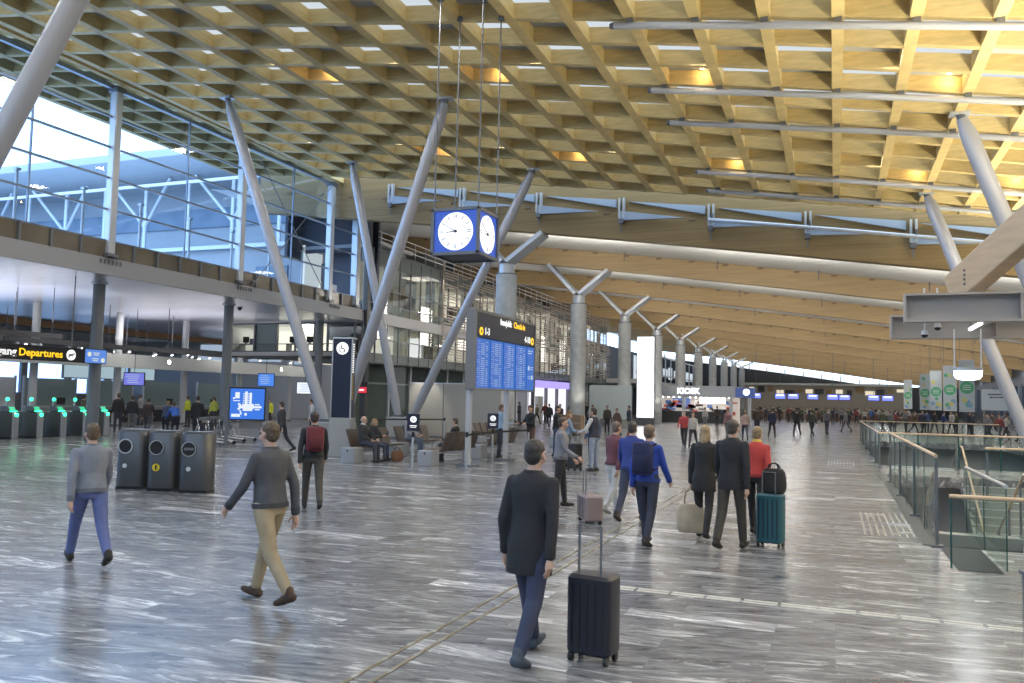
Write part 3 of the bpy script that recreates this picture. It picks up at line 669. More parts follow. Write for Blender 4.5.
for k in range(5):
    w = 1.06 if k < 4 else .76
    s = MB(); s.box((BX-.06, ys0+w/2, 3.03), (.06, w-.10, 1.54)); so = s.build('screen', SCRB, t, world=True)
    tx = MB(); tv = MB()
    if k < 4:
        for q in range(22):
            z = 3.70-.064*q
            for (a, l) in ((.09, .08), (.22, .06), (.34, .30), (.70, .16)):
                if rnd.random() > .12: (tv if a == .09 and rnd.random() < .5 else tx).box((BX-.027, ys0+a+l/2, z), (.004, l*rnd.uniform(.7, 1), .016))
    else:
        for z, l in ((3.66, .5), (3.58, .4)): tx.box((BX-.027, ys0+.08+l/2, z), (.004, l, .028))
        for z, yy in ((3.05, .2), (2.72, .52)):
            tx.cyl((BX-.028, ys0+yy, z), (BX-.024, ys0+yy, z), .085, n=20)
            for d in (.03, -.04): tx.box((BX-.026, ys0+(.50 if yy < .3 else .24), z+d), (.004, .26, .022))
    for m_, mm_ in ((tx, SCRW), (tv, SCRV)):
        if len(m_.bm.verts):
            o = m_.build('flight_rows', mm_, None); o.data.transform(t.matrix_basis.inverted()); o.parent = so
        else: m_.bm.free()
    ys0 += w
for o in t.children_recursive:
    o.data.transform(Matrix.Translation((0, 0, 2.26)) @ Matrix.Diagonal((1, 1, .95, 1)) @ Matrix.Translation((0, 0, -2.26)))
for y in (22.05, 25.0):
    MB().box((BX-.25, y, 1.12), (.13, .16, 2.24)).build('leg', STEELL, t, world=True); MB().box((BX-.25, y, .03), (.5, .5, .06)).build('foot_plate', STEELM, t, world=True)
# ================================================================== NAVY TOTEM
def icon_seat(parent, c, r, face='Y'):
    """white disc with a small dark pictogram"""
    c = Vector(c)
    MB().cyl(c, c+Vector((0, -.012, 0)), r, n=36).build('white_disc', TXW, parent)
    g = MB(); y = c.y-.016
    g.box((c.x-.15*r, y, c.z+.28*r), (.16*r, .006, .56*r)); g.box((c.x+.08*r, y, c.z-.02*r), (.5*r, .006, .16*r)); g.box((c.x+.32*r, y, c.z-.22*r), (.14*r, .006, .4*r))
    n = 14
    for q in range(n):
        a = math.radians(150+190*q/n); g.box((c.x-.02*r+.55*r*math.cos(a), y, c.z-.12*r+.5*r*math.sin(a)), (.13*r, .006, .13*r), ry=-a)
    g.build('pictogram', NAVY, parent)
TO = fl(341, 456)
t = thing('pillar_sign', 'tall navy pillar sign with white seat pictogram disc at the waiting area', 'sign', (TO.x, TO.y, 0), math.radians(13))
MB().box((0, 0, .62), (.72, .52, 1.24)).build('base', GREYP, t, bevel=.02)
MB().box((0, 0, 2.52), (.62, .42, 2.56)).build('body', NAVY, t, bevel=.01)
b = MB()
for s in (-1, 1): b.box((s*.325, -.2, 2.52), (.03, .06, 2.6))
b.box((0, 0, 3.82), (.68, .46, .05)); b.build('trim', STEELL, t)
icon_seat(t, (0, -.215, 3.48), .20)
w = MB()
for q in range(13): w.box((.316, -.02, 3.62-.075*q), (.008, .13*rnd.uniform(.7, 1), .045))
w.build('white_lettering', TXW, t); w = MB()
for q in range(12): w.box((.316, -.02, 2.62-.07*q), (.008, .13*rnd.uniform(.7, 1), .042))
w.build('yellow_lettering', mat('amber_lettering', (.65, .40, .04), .5), t)
# ================================================================== AIRPORT MAP SCREEN
ML, MR = fl(229, 449), fl(261, 446)
mc = (ML+MR)/2; ang = math.radians(28)
t = thing('map_sign', 'blue lit airport map screen on two grey posts beside luggage trolleys', 'sign', (mc.x, mc.y, 0), ang)
zb, zt_ = 1.0, 2.14; hw = .64
for s in (-1, 1): MB().box((s*(hw+.06), .02, 1.02), (.11, .12, 2.04)).build('post', STEELM, t); MB().box((s*(hw+.06), .02, .02), (.28, .4, .04)).build('foot_plate', STEELM, t)
MB().box((0, .0, (zb+zt_)/2), (2*hw, .09, zt_-zb+.06)).build('frame', BLACK, t); sc = MB().box((0, -.05, (zb+zt_)/2), (2*hw-.08, .02, zt_-zb-.04)).build('screen', emit('map_blue', (.03, .17, .72), 1.05), t)
g = MB(); Y_ = -.064
def mbx(u, v, w, h, rz=0): g.box(((u-.5)*(2*hw-.08), Y_, zb+.02+(1-v)*(zt_-zb-.04)), (w*(2*hw-.08), .006, h*(zt_-zb-.04)), ry=rz)
mbx(.47, .30, .075, .42); mbx(.60, .33, .065, .40)
for q in range(5): mbx(.40, .17+.07*q, .05, .03); mbx(.54, .17+.07*q, .05, .03)
mbx(.53, .58, .34, .16); mbx(.33, .60, .16, .08); mbx(.28, .52, .10, .06, .6); mbx(.27, .66, .09, .06, -.6); mbx(.52, .69, .28, .08); mbx(.80, .60, .26, .07); mbx(.80, .52, .14, .04); mbx(.80, .68, .14, .04)
mbx(.18, .88, .26, .10); mbx(.32, .78, .04, .14, -.35); mbx(.47, .84, .07, .085); mbx(.21, .22, .13, .20); mbx(.11, .32, .06, .06); mbx(.19, .40, .2, .03)
g.build('floor_plan', emit('map_white', (.85, .92, 1.), .95), sc)
# ================================================================== HANGING DEPARTURES SIGN
t = thing('departures_sign', 'long black hanging sign with yellow departures lettering above the ticket gates', 'sign', (-29, 22.5, 3.34))
MB().box((0, 0, 0), (.16, 6.4, .58)).build('sign_box', mat('sign_black', (.012, .013, .018), .4), t)
text('lettering', 'Avgang', .40, (-28.90, atX(16.5, 350, -28.9).y, 3.33), FACE_X, TXW, t, 'RIGHT', sx=1.05, bold=.008); text('lettering', 'Departures', .40, (-28.90, atX(41.5, 352, -28.9).y, 3.33), FACE_X, TXY, t, 'CENTER', sx=1.05, bold=.008)
d = MB().cyl((.08, 2.52, 0), (.10, 2.52, 0), .215, n=30).build('pictogram_disc', TXW, t)
p = MB(); p.box((.105, 2.53, .01), (.006, .30, .05), rx=.35); p.box((.105, 2.50, .0), (.006, .20, .05), rx=-.5); p.box((.105, 2.42, -.07), (.006, .08, .04), rx=-.5); p.build('airplane_mark', NAVY, d)
for y in (-2.6, 2.6): MB().cyl((0, y, .29), (0, y, 3.23), .02, n=8).build('rod', STEELM, t)
sg_ = t
t = thing('gate_screen', 'small blue lit screen hanging at the end of the departures sign', 'screen', (-28.98, 26.25, 3.35))
MB().box((0, 0, 0), (.10, 1.12, .62)).build('frame', BLACK, t); s = MB().box((.055, 0, 0), (.01, 1.06, .56)).build('screen', emit('gate_blue', (.10, .26, .78), .95), t)
p = MB(); p.cyl((.06, -.33, .08), (.066, -.33, .08), .10, n=18); p.cyl((.06, .36, -.15), (.066, .36, -.15), .10, n=18)
for z, y, l in ((.14, .02, .34), (.06, .02, .26), (-.10, -.02, .34), (-.18, -.02, .26)): p.box((.062, y, z), (.006, l, .035))
p.build('lettering', emit('pale_yellow_text', (.9, .95, .75), .8), s); MB().cyl((0, 0, .31), (0, 0, 3.22), .018, n=8).build('rod', STEELM, t)
for o in (sg_, t): o.location = (o.location.x*.914, o.location.y*.914, HC+(o.location.z-HC)*.914); o.scale = (.914, .914, .914)
# small hanging screens further in
def hang_screen(label, p, w, h, col, st, rz=0., name='information_screen'):
    t = thing(name, label, 'screen', p, rz); MB().box((0, .04, 0), (w+.08, .08, h+.08)).build('frame', BLACK, t)
    s = MB().box((0, -.005, 0), (w, .012, h)).build('screen', emit('scr_%d' % (len(MATS)), col, st), t); q = MB()
    for r_ in range(5): q.box((-.05*w+rnd.uniform(-.05, .05)*w, -.014, h*(.34-.16*r_)), (w*rnd.uniform(.45, .7), .004, h*.05))
    q.build('text_rows', emit('scr_rows', (.6, .75, 1.), .7), s); MB().cyl((0, .04, h/2), (0, .04, ZS0-p[2]), .018, n=8).build('rod', STEELM, t)
def P3(x, y, X): q = atX(x, y, X); return (q.x, q.y, q.z)
hang_screen('violet-blue lit screen hanging over the queue beyond the ticket gates', P3(134, 379, -34), 1.0, .62, (.20, .22, .80), .9, .45)
hang_screen('plain blue lit screen hanging behind the airport map', P3(266, 380, -33), .95, .75, (.07, .25, .85), 1.0, .5)
hang_screen('white lit screen hanging over the security lanes', P3(305, 388, -32), 1.0, .72, (.85, .92, 1.), 1.1, .55)
p = P3(361, 389, -23)
t = thing('red_sign', 'small red lit sign with dark top strip next to the navy pillar sign', 'sign', p, .5)
MB().box((0, .05, .05), (.62, .10, .62)).build('box', BLACK, t); MB().box((0, -.005, -.05), (.58, .012, .30)).build('panel', emit('red_panel', (.85, .03, .07), .9), t); MB().box((0, -.016, -.05), (.30, .006, .08)).build('lettering', TXW, t)
MB().cyl((0, .05, .36), (0, .05, ZS0-p[2]), .018, n=8).build('rod', STEELM, t)
# ================================================================== TICKET GATES
GRN = emit('green_lamp', (.02, .95, .35), 7); GRNS = emit('green_strip', (.05, .80, .38), .9)
def gate_reader(x, y, lab, grp):
    t = thing('ticket_gate', lab, 'gate', (x, y, 0), group=grp)
    MB().rbox((-.35, 0, .52), (1.5, .22, 1.04), .09).build('cabinet', mat('gate_grey', (.17, .18, .18), .35, metal=.3), t, smooth=True, auto=.6)
    MB().rbox((.43, 0, .50), (.10, .26, 1.0), .04).build('front_post', ALU, t, smooth=True, auto=.6)
    b = MB(); b.prism([(-.25, -.14, 1.04), (.30, -.14, 1.04), (.12, -.14, 1.26), (-.25, -.14, 1.26)], (0, .28, 0)); r = b.build('reader', STEELM, t, bevel=.01)
    MB().box((.215, 0, 1.16), (.012, .24, .17), ry=-.68).build('green_panel', GRNS, r); MB().box((.295, 0, 1.06), (.03, .30, .03)).build('light_strip', GRN, r)
    MB().cyl((.46, .0, .92), (.495, .0, .92), .07, n=18).build('green_lamp', GRN, t)
    MB().cyl((-1.5, 0, 0), (-1.5, 0, 1.45), .035, n=10).build('rear_post', ALU, t); MB().ball((-1.45, 0, 1.5), .07).build('rear_lamp', GRN, t)
    for s in (-1, 1): MB().box((-.4, s*.33, .62), (.04, .40, .80)).build('glass_wing', GL_RAIL, t)
for k in range(9):
    gate_reader(-29.75-.02*k, 27.35-1.06*k, f'grey ticket gate with green lights, {ORD[k]} in the row counted from the blue gate screen', 'ticket gates')
# ================================================================== WASTE BINS
BIN = mat('bin_metal', (.085, .088, .095), .33, metal=.55)
def bin_(p, rz, lab, st):
    t = thing('waste_bin', lab, 'bin', (p.x, p.y, 0), rz, 'waste sorting bins')
    b = MB(); rings = []
    for z, k in ((.06, 0), (1.14, 0), (1.17, .02)):
        rg = []
        for q in range(13): a = -PI/2+PI*q/12; rg.append((.13+(.2-k)*math.cos(a), -.02+(.24-k)*math.sin(a), z))
        for q in range(13): a = PI/2+PI*q/12; rg.append((-.13+(.2-k)*math.cos(a), -.02+(.24-k)*math.sin(a), z))
        rings.append(rg)
    b.loft(rings); b.build('body', BIN, t, smooth=True, auto=.6)
    MB().box((0, -.02, .03), (.56, .40, .06)).build('plinth', BLACK, t); MB().box((0, .0, 1.185), (.50, .36, .02)).build('lid', STEELM, t)
    r = MB(); n = 30; ins = .14
    r.loft([[(-.09+rr*math.cos(2*PI*q/n), yy, .86+rr*math.sin(2*PI*q/n)) for q in range(n)] for rr, yy in ((.15, -.258), (.15, -.285), (.128, -.285), (.128, -.258))], cap=False, closed=True); r.build('opening_rim', CHROME if st != 'green' else STEELL, t)
    MB().cyl((-.09, -.257, .86), (-.09, -.264, .86), .128, n=28).build('opening', BLACK, t)
    if st == 'slot': MB().box((-.09, -.268, .86), (.2, .012, .05)).build('slot', STEELM, t)
    if st == 'yellow':
        MB().cyl((-.09, -.262, .47), (-.09, -.268, .47), .075, n=24).build('sticker', mat('yellow_sticker', (.75, .55, .03), .5), t); MB().box((-.09, -.27, .47), (.035, .006, .09)).build('bottle_mark', BLACK, t)
    else:
        s = MB(); s.cyl((-.09, -.262, .47), (-.09, -.266, .47), .045, n=18); s.build('sticker', mat('pale_sticker', (.6, .62, .66), .5), t)
pb = [fl(134, 488), fl(165, 490), fl(197, 492)]
bin_(pb[0], math.radians(20), 'dark metal waste bin with pale sticker and open hole, away from the trolleys', 'green')
bin_(pb[1], math.radians(20), 'middle dark waste bin marked with a yellow bottle sticker', 'yellow')
bin_(pb[2], math.radians(20), 'dark metal waste bin with a slotted round opening, beside the luggage trolleys', 'slot')
# ================================================================== BARRIER POSTS with belts
def post(p, lab, sign=False, rz=0.):
    t = thing('barrier_post', lab, 'barrier post', (p.x, p.y, 0), rz, 'belt barrier posts')
    MB().cyl((0, 0, 0), (0, 0, .025), .17, .16, 24).build('base', STEELM, t); MB().cyl((0, 0, .02), (0, 0, 1.0), .032, n=16).build('pole', ALU, t, smooth=True, auto=.6); MB().cyl((0, 0, .88), (0, 0, 1.02), .042, n=16).build('belt_head', BLACK, t, smooth=True, auto=.6)
    if sign:
        s = MB().box((0, 0, 1.28), (.34, .03, .46)).build('sign_plate', NAVY, t, bevel=.005); icon_seat(s, (0, -.017, 1.36), .085)
        w = MB(); w.box((0, -.018, 1.19), (.2, .004, .02)); w.box((0, -.018, 1.15), (.16, .004, .02)); w.build('lettering', TXW, s)
    return p
q1 = post(fl(412, 470), 'belt barrier post carrying a navy sign before the waiting seats', True, .35); q2 = post(fl(466, 469), 'belt barrier post by the near leg of the blue board')
q3 = post(fl(492, 463), 'belt barrier post with a small navy sign under the blue board', True, .35); q4 = post(fl(528, 459), 'belt barrier post in front of the person with a brown board')
q5 = post(fl(372, 441), 'belt barrier post behind the seated couple'); q6 = post(fl(444, 440), 'belt barrier post behind the second seat row')
for a, b2, nm in ((q2, q3, 'black belt stretched between posts under the blue board'), (q3, q4, 'black belt stretched past the person with a brown board'), (q5, q6, 'black belt stretched behind the seated man in grey shirt')):
    d = (b2-a); L = d.length; u = d.normalized()
    o = MB().beam(a+u*.045+Vector((0, 0, .94)), b2-u*.045+Vector((0, 0, .94)), .006, .06).build('barrier_belt', BELT); tag(o, nm, 'belt', kind='thing')
# ================================================================== WAITING SEATS
SEATC = mat('brown_seat_leather', (.085, .062, .048), .45, noise=.1)
def bench(p, n, facing, lab, box_near=True):
    """row of seats along the hall; facing +1: towards +X, -1: towards -X"""
    t = thing('seat_row', lab, 'bench', (p.x, p.y, 0), 0, 'waiting seat rows'); f = facing; w = .62; y0 = .40
    L = n*w
    MB().box((0, y0+L/2, .34), (.09, L+.5, .07)).build('beam', STEELL, t)
    for k in range(n):
        y = y0+w*(k+.5)
        b = MB(); b.loft([[(f*.26, y-.27, .42), (f*.26, y+.27, .42), (f*.27, y+.27, .47), (f*.27, y-.27, .47)], [(-f*.22, y-.27, .38), (-f*.22, y+.27, .38), (-f*.20, y+.27, .44), (-f*.20, y-.27, .44)]]); b.build('seat', SEATC, t, bevel=.015)
        b = MB(); b.loft([[(-f*.20, y-.27, .40), (-f*.20, y+.27, .40), (-f*.26, y+.27, .40), (-f*.26, y-.27, .40)], [(-f*.40, y-.26, .96), (-f*.40, y+.26, .96), (-f*.45, y+.26, .95), (-f*.45, y-.26, .95)]]); b.build('backrest', SEATC, t, bevel=.015)
    for y in (y0+.3, y0+L-.3):
        MB().box((0, y, .17), (.07, .07, .34)).build('leg', STEELL, t); MB().box((0, y, .02), (.55, .08, .04)).build('foot', STEELL, t)
    b = MB(); b.rbox((0, .14, .22), (.46, .50, .44), .03); tb = b.build('side_table', mat('side_table_grey', (.36, .38, .40), .35, metal=.3), t, smooth=True, auto=.6); MB().cyl((0, -.108, .36), (0, -.118, .36), .03, n=12).build('lock', BLACK, tb)
sb1, sb2, sb3, sb4 = fl(349, 463), fl(397, 456), fl(426, 466), fl(476, 458)
bench(sb1, 4, 1, 'row of brown seats with grey side box where the couple sits'); bench(sb2, 4, 1, 'row of brown seats where the man in grey shirt sits'); bench(sb3, 4, -1, 'row of brown seats seen from behind, beside the navy barrier sign'); bench(sb4, 4, -1, 'row of brown seats seen from behind, beneath the blue board')
for k, yy in enumerate((30.5, 33.0)): bench(Vector((-13.2+k*2.4, yy, 0)), 4, 1 if k == 0 else -1, ['row of brown seats deeper in the waiting area, facing the hall', 'row of brown seats deeper in the waiting area, facing away'][k])
# large pale grey partition behind the seats
for k, (x0, x1, lab) in enumerate(((-19.25, -17.42, 'pale grey partition panel behind the slanted pillars, the narrower one'), (-17.38, -14.5, 'pale grey partition panel behind the waiting seats, the wider one'))):
    t = thing('partition_panel', lab, 'partition', ((x0+x1)/2, 36., 0)); MB().box((0, 0, 1.35), (x1-x0, .12, 2.5)).build('panel', mat('warm_grey_panel', (.36, .35, .32), .5), t, bevel=.01)
    MB().box((0, 0, .05), (x1-x0, .16, .1)).build('skirt', STEELM, t); MB().box((0, 0, 2.62), (x1-x0, .14, .05)).build('cap', STEELL, t)
lamp('partition_light', 'SPOT', (-18.4, 34.9, 3.6), 160, (1, .92, .78), .1, rot=(math.radians(25), 0, 0), spot=1.2)
# ================================================================== LUGGAGE TROLLEYS
def trolley(p, rz, lab):
    t = thing('luggage_trolley', lab, 'trolley', (p.x, p.y, 0), rz, 'luggage trolleys by the map')
    b = MB()
    for s in (-1, 1): b.tube([(s*.26, .45, .12), (s*.28, -.35, .2), (s*.28, -.5, .95), (s*.24, -.58, 1.02)], .018, 8)
    b.tube([(-.26, .45, .12), (.26, .45, .12)], .018, 8); b.build('frame', CHROME, t, smooth=True)
    MB().cyl((-.26, -.58, 1.02), (.26, -.58, 1.02), .028, n=10).build('handle', BLACK, t); MB().box((0, -.47, .66), (.52, .03, .34), rx=-.2).build('advert_panel', NAVY, t); MB().box((0, .02, .17), (.46, .85, .03), rx=-.1).build('deck', STEELL, t)
    b = MB(); b.box((0, -.36, .98), (.5, .24, .10)); b.build('basket', STEELM, t)
    for x, y in ((-.25, -.36), (.25, -.36), (0, .46)): MB().cyl((x-.02, y, .075), (x+.02, y, .075), .075, n=14).build('wheel', BLACK, t)
mt_ = fl(212, 447)
for k, px_ in enumerate(((213, 446), (222, 444), (232, 442), (243, 441))): trolley(fl(*px_), math.radians(-75+6*k), f'steel luggage trolley with navy panel by the map screen, {ORD[k]} counted from the bins')
# ================================================================== FLOOR GUIDES
BRASS = mat('brass_guide', (.20, .175, .12), .4, metal=.2); STUD = mat('steel_stud', (.75, .74, .70), .25, metal=.6); PALE = mat('pale_guide', (.60, .58, .53), .45)
t = thing('guide_path', 'long double brass guide strip in the floor running down the hall', 'floor guide', (-3.1, 30, 0))
for s in (-1, 1): MB().box((-3.1+s*.085, 33, .003), (.035, 62, .006)).build('strip', BRASS, t, world=True)
b = MB()
for k in range(90):
    for s in (-1, 1): b.box((-3.1+s*.085, 4+.42*k+.2*(s > 0), .006), (.045, .06, .008))
tag(b.build('stud', STUD, t, world=True), kind='stuff')
t = thing('guide_crosspath', 'pale dashed guide strip crossing the floor toward the stairs', 'floor guide', (-.6, 8.87, 0))
for s in (-1, 1):
    for k in range(11): MB().box((-2.15+.362*k, 8.87+s*.045, .003), (.325, .045, .006)).build('dash', PALE, t, world=True)
def studs(x0, y0, nx, ny, lab):
    t = thing('tactile_plate', lab, 'floor guide', (x0, y0, 0), group='tactile warning fields')
    for b_ in range(2):
        m_ = MB()
        for k in range(nx): m_.box((.10*k, .0+b_*1.62+.75, .003), (.035, 1.35, .006))
        m_.build('warning_bars', STUD, t)
studs(.44, 14.15, 9, 2, 'field of steel warning bars in the floor by the glass railing post'); studs(-.2, 29.5, 9, 2, 'small far field of steel warning bars where the glass railing ends')
MB_k = MB(); MB_k.box((1.30, 20.3, .006), (.22, 13.4, .012)); struct(MB_k.build('trim_12', mat('dark_steel_kerb', (.12, .125, .13), .35, metal=.4)))
gr = MB()
for k in range(26): gr.box((1.66, 11.75+.068*k, .008), (.50, .03, .016))
struct(gr.build('trim_13', mat('grating_steel', (.15, .15, .155), .4, metal=.5)))
# ================================================================== GLASS RAILINGS
def railing(lab, p0, p1, h=1.08, posts=(), wood=True, panes=3, zb=0., hang=.25, rail_z=None):
    p0 = Vector(p0); p1 = Vector(p1); d = p1-p0; L = d.length; u = d.normalized()
    t = thing('glass_railing', lab, 'railing', p0)
    for k in range(panes):
        a = p0+u*(L*k/panes+.012); c = p0+u*(L*(k+1)/panes-.012)
        b = MB(); b.beam(a+Vector((0, 0, (h-hang)/2)), c+Vector((0, 0, (h-hang)/2)), .02, h+hang-.06); g = b.build('glass_pane', GL_RAIL, t, world=True)
        for q in (a, c):
            e = MB(); e.beam(q+Vector((0, 0, -hang+.03)), q+Vector((0, 0, h-.03)), .022, .012, up=(-u.y, u.x, 0)); e.build('pane_edge', GL_EDGE, g).data.transform(t.matrix_basis.inverted())
    b = MB(); b.tube([p0+Vector((0, 0, h)), p1+Vector((0, 0, h))], .026, 14); b.build('handrail', WOODR if wood else ALU, t, world=True, smooth=True, auto=.8)
    for q in posts:
        x = p0+u*q; b = MB(); b.box(x+Vector((0, 0, h/2-.05)), (.045, .045, h-.1)); pp_ = b.build('post', STEELM, t, world=True)
        b = MB(); b.box(x+Vector((0, 0, .02)), (.16, .16, .04)); b.build('base_plate', STEELM, t, world=True)
    return t
railing('glass railing with slim pale handrail along the stair opening, beside the walkway', (1.36, 13.45, 0), (1.36, 24.2, 0), 1.30, (0.02, 3.6, 7.2, 10.7), panes=6)
railing('short glass railing with wooden handrail facing the camera at the corner', (1.32, 11.65, 0), (4.6, 11.65, 0), .91, (), panes=4, hang=0.)
railing('glass railing returning from the wooden corner rail toward the stairs', (1.95, 11.75, 0), (1.95, 15.1, 0), 1.05, (), panes=2, hang=0., wood=False)
railing('glass railing across the far end of the first stair opening', (1.36, 30.2, 0), (8.4, 30.2, 0), 1.12, (0.03, 2.3, 4.6, 6.9), panes=6)
railing('glass railing on the walkway side of the second stair opening', (1.36, 30.4, 0), (1.36, 51.5, 0), 1.12, (2, 7, 12, 17, 21), panes=8)
railing('most distant glass railing across the end of the second stair opening', (1.36, 52.3, 0), (8.4, 52.3, 0), 1.12, (.03, 3.5, 7), panes=4)
railing('glass railing in the middle of the stair opening above the escalator', (3.1, 21.0, 0), (8.5, 21.0, 0), 1.12, (0.03, 2.7, 5.3), panes=4, hang=.1)
# stair flights down into the opening
STEP = mat('stair_stone', (.26, .27, .27), .5)
def stairs(lab, x0, x1, y0, n, dirn, z0=0., run=.32, rise=.17):
    t = thing('staircase', lab, 'stairs', (x0, y0, z0-n*rise))
    b = MB()
    for k in range(n):
        y = y0+dirn*run*(k+.5); z = z0-rise*(k+1); b.box(((x0+x1)/2, y, z-.10), (x1-x0, run, .20))
    b.build('steps', STEP, t, world=True)
    for x in (x0+.05, x1-.05):
        b = MB(); b.beam((x, y0, z0-.25), (x, y0+dirn*run*n, z0-.25-rise*n), .08, .34); b.build('stringer', STEELM, t, world=True)
        b = MB(); b.tube([(x, y0-dirn*.3, z0+.9), (x, y0, z0+.9), (x, y0+dirn*run*n, z0+.9-rise*n), (x, y0+dirn*(run*n+.5), z0+.9-rise*n)], .025, 10); b.build('handrail', WOODR, t, world=True, smooth=True)
        for q in range(5):
            f = (q+.3)/5; b = MB(); b.box((x, y0+dirn*run*n*f, z0+.42-rise*n*f), (.035, .035, .9)); b.build('baluster', STEELM, t, world=True)
stairs('stone stair flight with ash handrails going down inside the glass railing', 1.55, 3.0, 16.2, 16, 1)
stairs('stair flight going down from the far side of the first opening', 3.3, 5.0, 26.6, 16, -1)
stairs('stair flight going down in the second opening beyond the landing', 1.9, 4.2, 33.5, 18, 1)
struct(MB().box((2.3, 22.6, -2.9), (1.8, 3.0, .25)).build('floor_landing', STEP)); struct(MB().box((4.2, 20.2, -2.9), (1.9, 2.6, .25)).build('floor_landing', STEP)); struct(MB().box((3.1, 40.6, -3.2), (2.6, 3.0, .25)).build('floor_landing', STEP))
def escalator(lab, x, y0, y1, z0, z1):
    t = thing('escalator', lab, 'escalator', (x, y0, min(z0, z1)))
    d = Vector((0, y1-y0, z1-z0)); u = d.normalized(); sgn = 1 if y1 > y0 else -1
    b = MB(); b.beam((x, y0, z0-.35), (x, y1, z1-.35), 1.5, .6); b.build('truss', STEELL, t, world=True)
    b = MB(); n = int(abs(y1-y0)/.4)
    for k in range(n): f = (k+.5)/n; b.box((x, y0+(y1-y0)*f, z0+(z1-z0)*f-.02), (1.0, .38, .06))
    b.build('steps', STEELM, t, world=True)
    for s in (-1, 1):
        xx = x+s*.62; a = Vector((xx, y0-sgn*.9, z0)); a1 = Vector((xx, y0, z0)); c = Vector((xx, y1, z1)); c1 = Vector((xx, y1+sgn*.9, z1)); up = Vector((0, 0, .88))
        b = MB(); b.loft([[a+Vector((-.012, 0, -.1)), a+Vector((.012, 0, -.1)), a+up+Vector((.012, 0, 0)), a+up+Vector((-.012, 0, 0))], [a1+Vector((-.012, 0, -.1)), a1+Vector((.012, 0, -.1)), a1+up+Vector((.012, 0, 0)), a1+up+Vector((-.012, 0, 0))], [c+Vector((-.012, 0, -.1)), c+Vector((.012, 0, -.1)), c+up+Vector((.012, 0, 0)), c+up+Vector((-.012, 0, 0))], [c1+Vector((-.012, 0, -.1)), c1+Vector((.012, 0, -.1)), c1+up+Vector((.012, 0, 0)), c1+up+Vector((-.012, 0, 0))]]); b.build('glass_balustrade', GL_RAIL, t, world=True)
        b = MB(); b.tube([a+Vector((0, 0, .45)), a+Vector((0, -sgn*.2, .68)), a+up, a1+up, c+up, c1+up, c1+Vector((0, sgn*.2, .68)), c1+Vector((0, 0, .45))], .045, 10); b.build('handrail', BLACK, t, world=True, smooth=True)
        b = MB(); b.beam(a1+Vector((s*.08, 0, .0)), c+Vector((s*.08, 0, .0)), .14, .16); b.build('skirt', ALU, t, world=True)
escalator('escalator with black handrails going down inside the first opening', 6.0, 22.0, 14.6, -.05, -4.4) if False else None
escalator('escalator with black handrails descending behind the glass corner', 4.0, 14.6, 21.8, -.05, -4.3)
escalator('escalator with black handrails descending, next to the first one and farther from the walkway', 5.9, 14.6, 21.8, -.05, -4.3)
# grey post in the corner and grey bollard at the frame edge
e0 = fl(1024, 690)
t = thing('counter_post', 'grey square metal post cut by the picture edge at floor level', 'post', (1.19, 5.55, 0), .35)
MB().rbox((0, 0, .58), (.30, .30, .96), .03).build('body', STEELM, t); MB().box((0, 0, .04), (.34, .34, .08)).build('plinth', BLACK, t); MB().box((0, 0, 1.06), (.31, .31, .02)).build('lid', STEELM, t); MB().box((-.16, -.02, .7), (.01, .14, .10)).build('plate', STEELL, t)
# ================================================================== STEEL CHANNELS, TIMBER STRUT, LAMP
CHM = mat('grey_steel_channel', (.40, .38, .365), .45, metal=.2)
YS = 14.0
def channel(lab, y, x0, x1, z, h, facing=1):
    t = thing('steel_channel', lab, 'beam', (x0, y, z)); b = MB()
    b.box(((x0+x1)/2, y, z), (x1-x0, .03, h)); b.build('web', CHM, t, world=True)
    for s in (-1, 1): MB().box(((x0+x1)/2, y-.09, z+s*h/2), (x1-x0, .22, .03)).build('flange', CHM, t, world=True)
    MB().box((x0+.015, y-.08, z), (.03, .2, h)).build('end_plate', CHM, t, world=True)
    for k in range(3): MB().box((x0+1.55+1.3*k, y-.09, z), (.03, .18, h-.03)).build('stiffener', CHM, t, world=True)
    return t
channel('large grey steel channel beam in front of the timber strut', YS, .99, 6.5, 3.49, .40)
channel('grey steel channel beam behind the larger one, ending a little further out', YS+1.25, .87, 6.5, 3.31, .36)
t = thing('channel_bracket', 'small steel cross bracket with light tube between the two channels', 'bracket', (2.02, YS+.6, 3.42)); MB().beam((2.15, YS+.05, 3.36), (2.15, YS+1.2, 3.36), .16, .12).build('web', CHM, t, world=True); MB().cyl((2.05, YS+.1, 3.27), (2.05, YS+1.15, 3.27), .03, n=10).build('light_tube', emit('tube_lamp', (1, .98, .94), 3), t, world=True)
sp0 = atY(955, 292, YS+.8); sp1 = sp0+(atY(1024, 231, YS-.6)-sp0)*4.6
t = thing('timber_strut', 'thick glued timber strut rising from the steel channels', 'beam', sp0)
b = MB(); b.beam(sp0, sp1, .26, .52); b.build('timber', mat('pale_timber_strut', (.56, .42, .27), .5, noise=.1, nscale=2, stretch=(1, 1, 7)), t, world=True, bevel=.02)
bo = MB(); dv = (sp1-sp0).normalized()
for k in range(4): c = sp0+dv*.42+Vector((-.10, -.10, -.10+.07*k)); bo.cyl(c, c+Vector((0, -.02, 0)), .018, n=10)
bo.build('bolt_heads', STEELM, t, world=True)
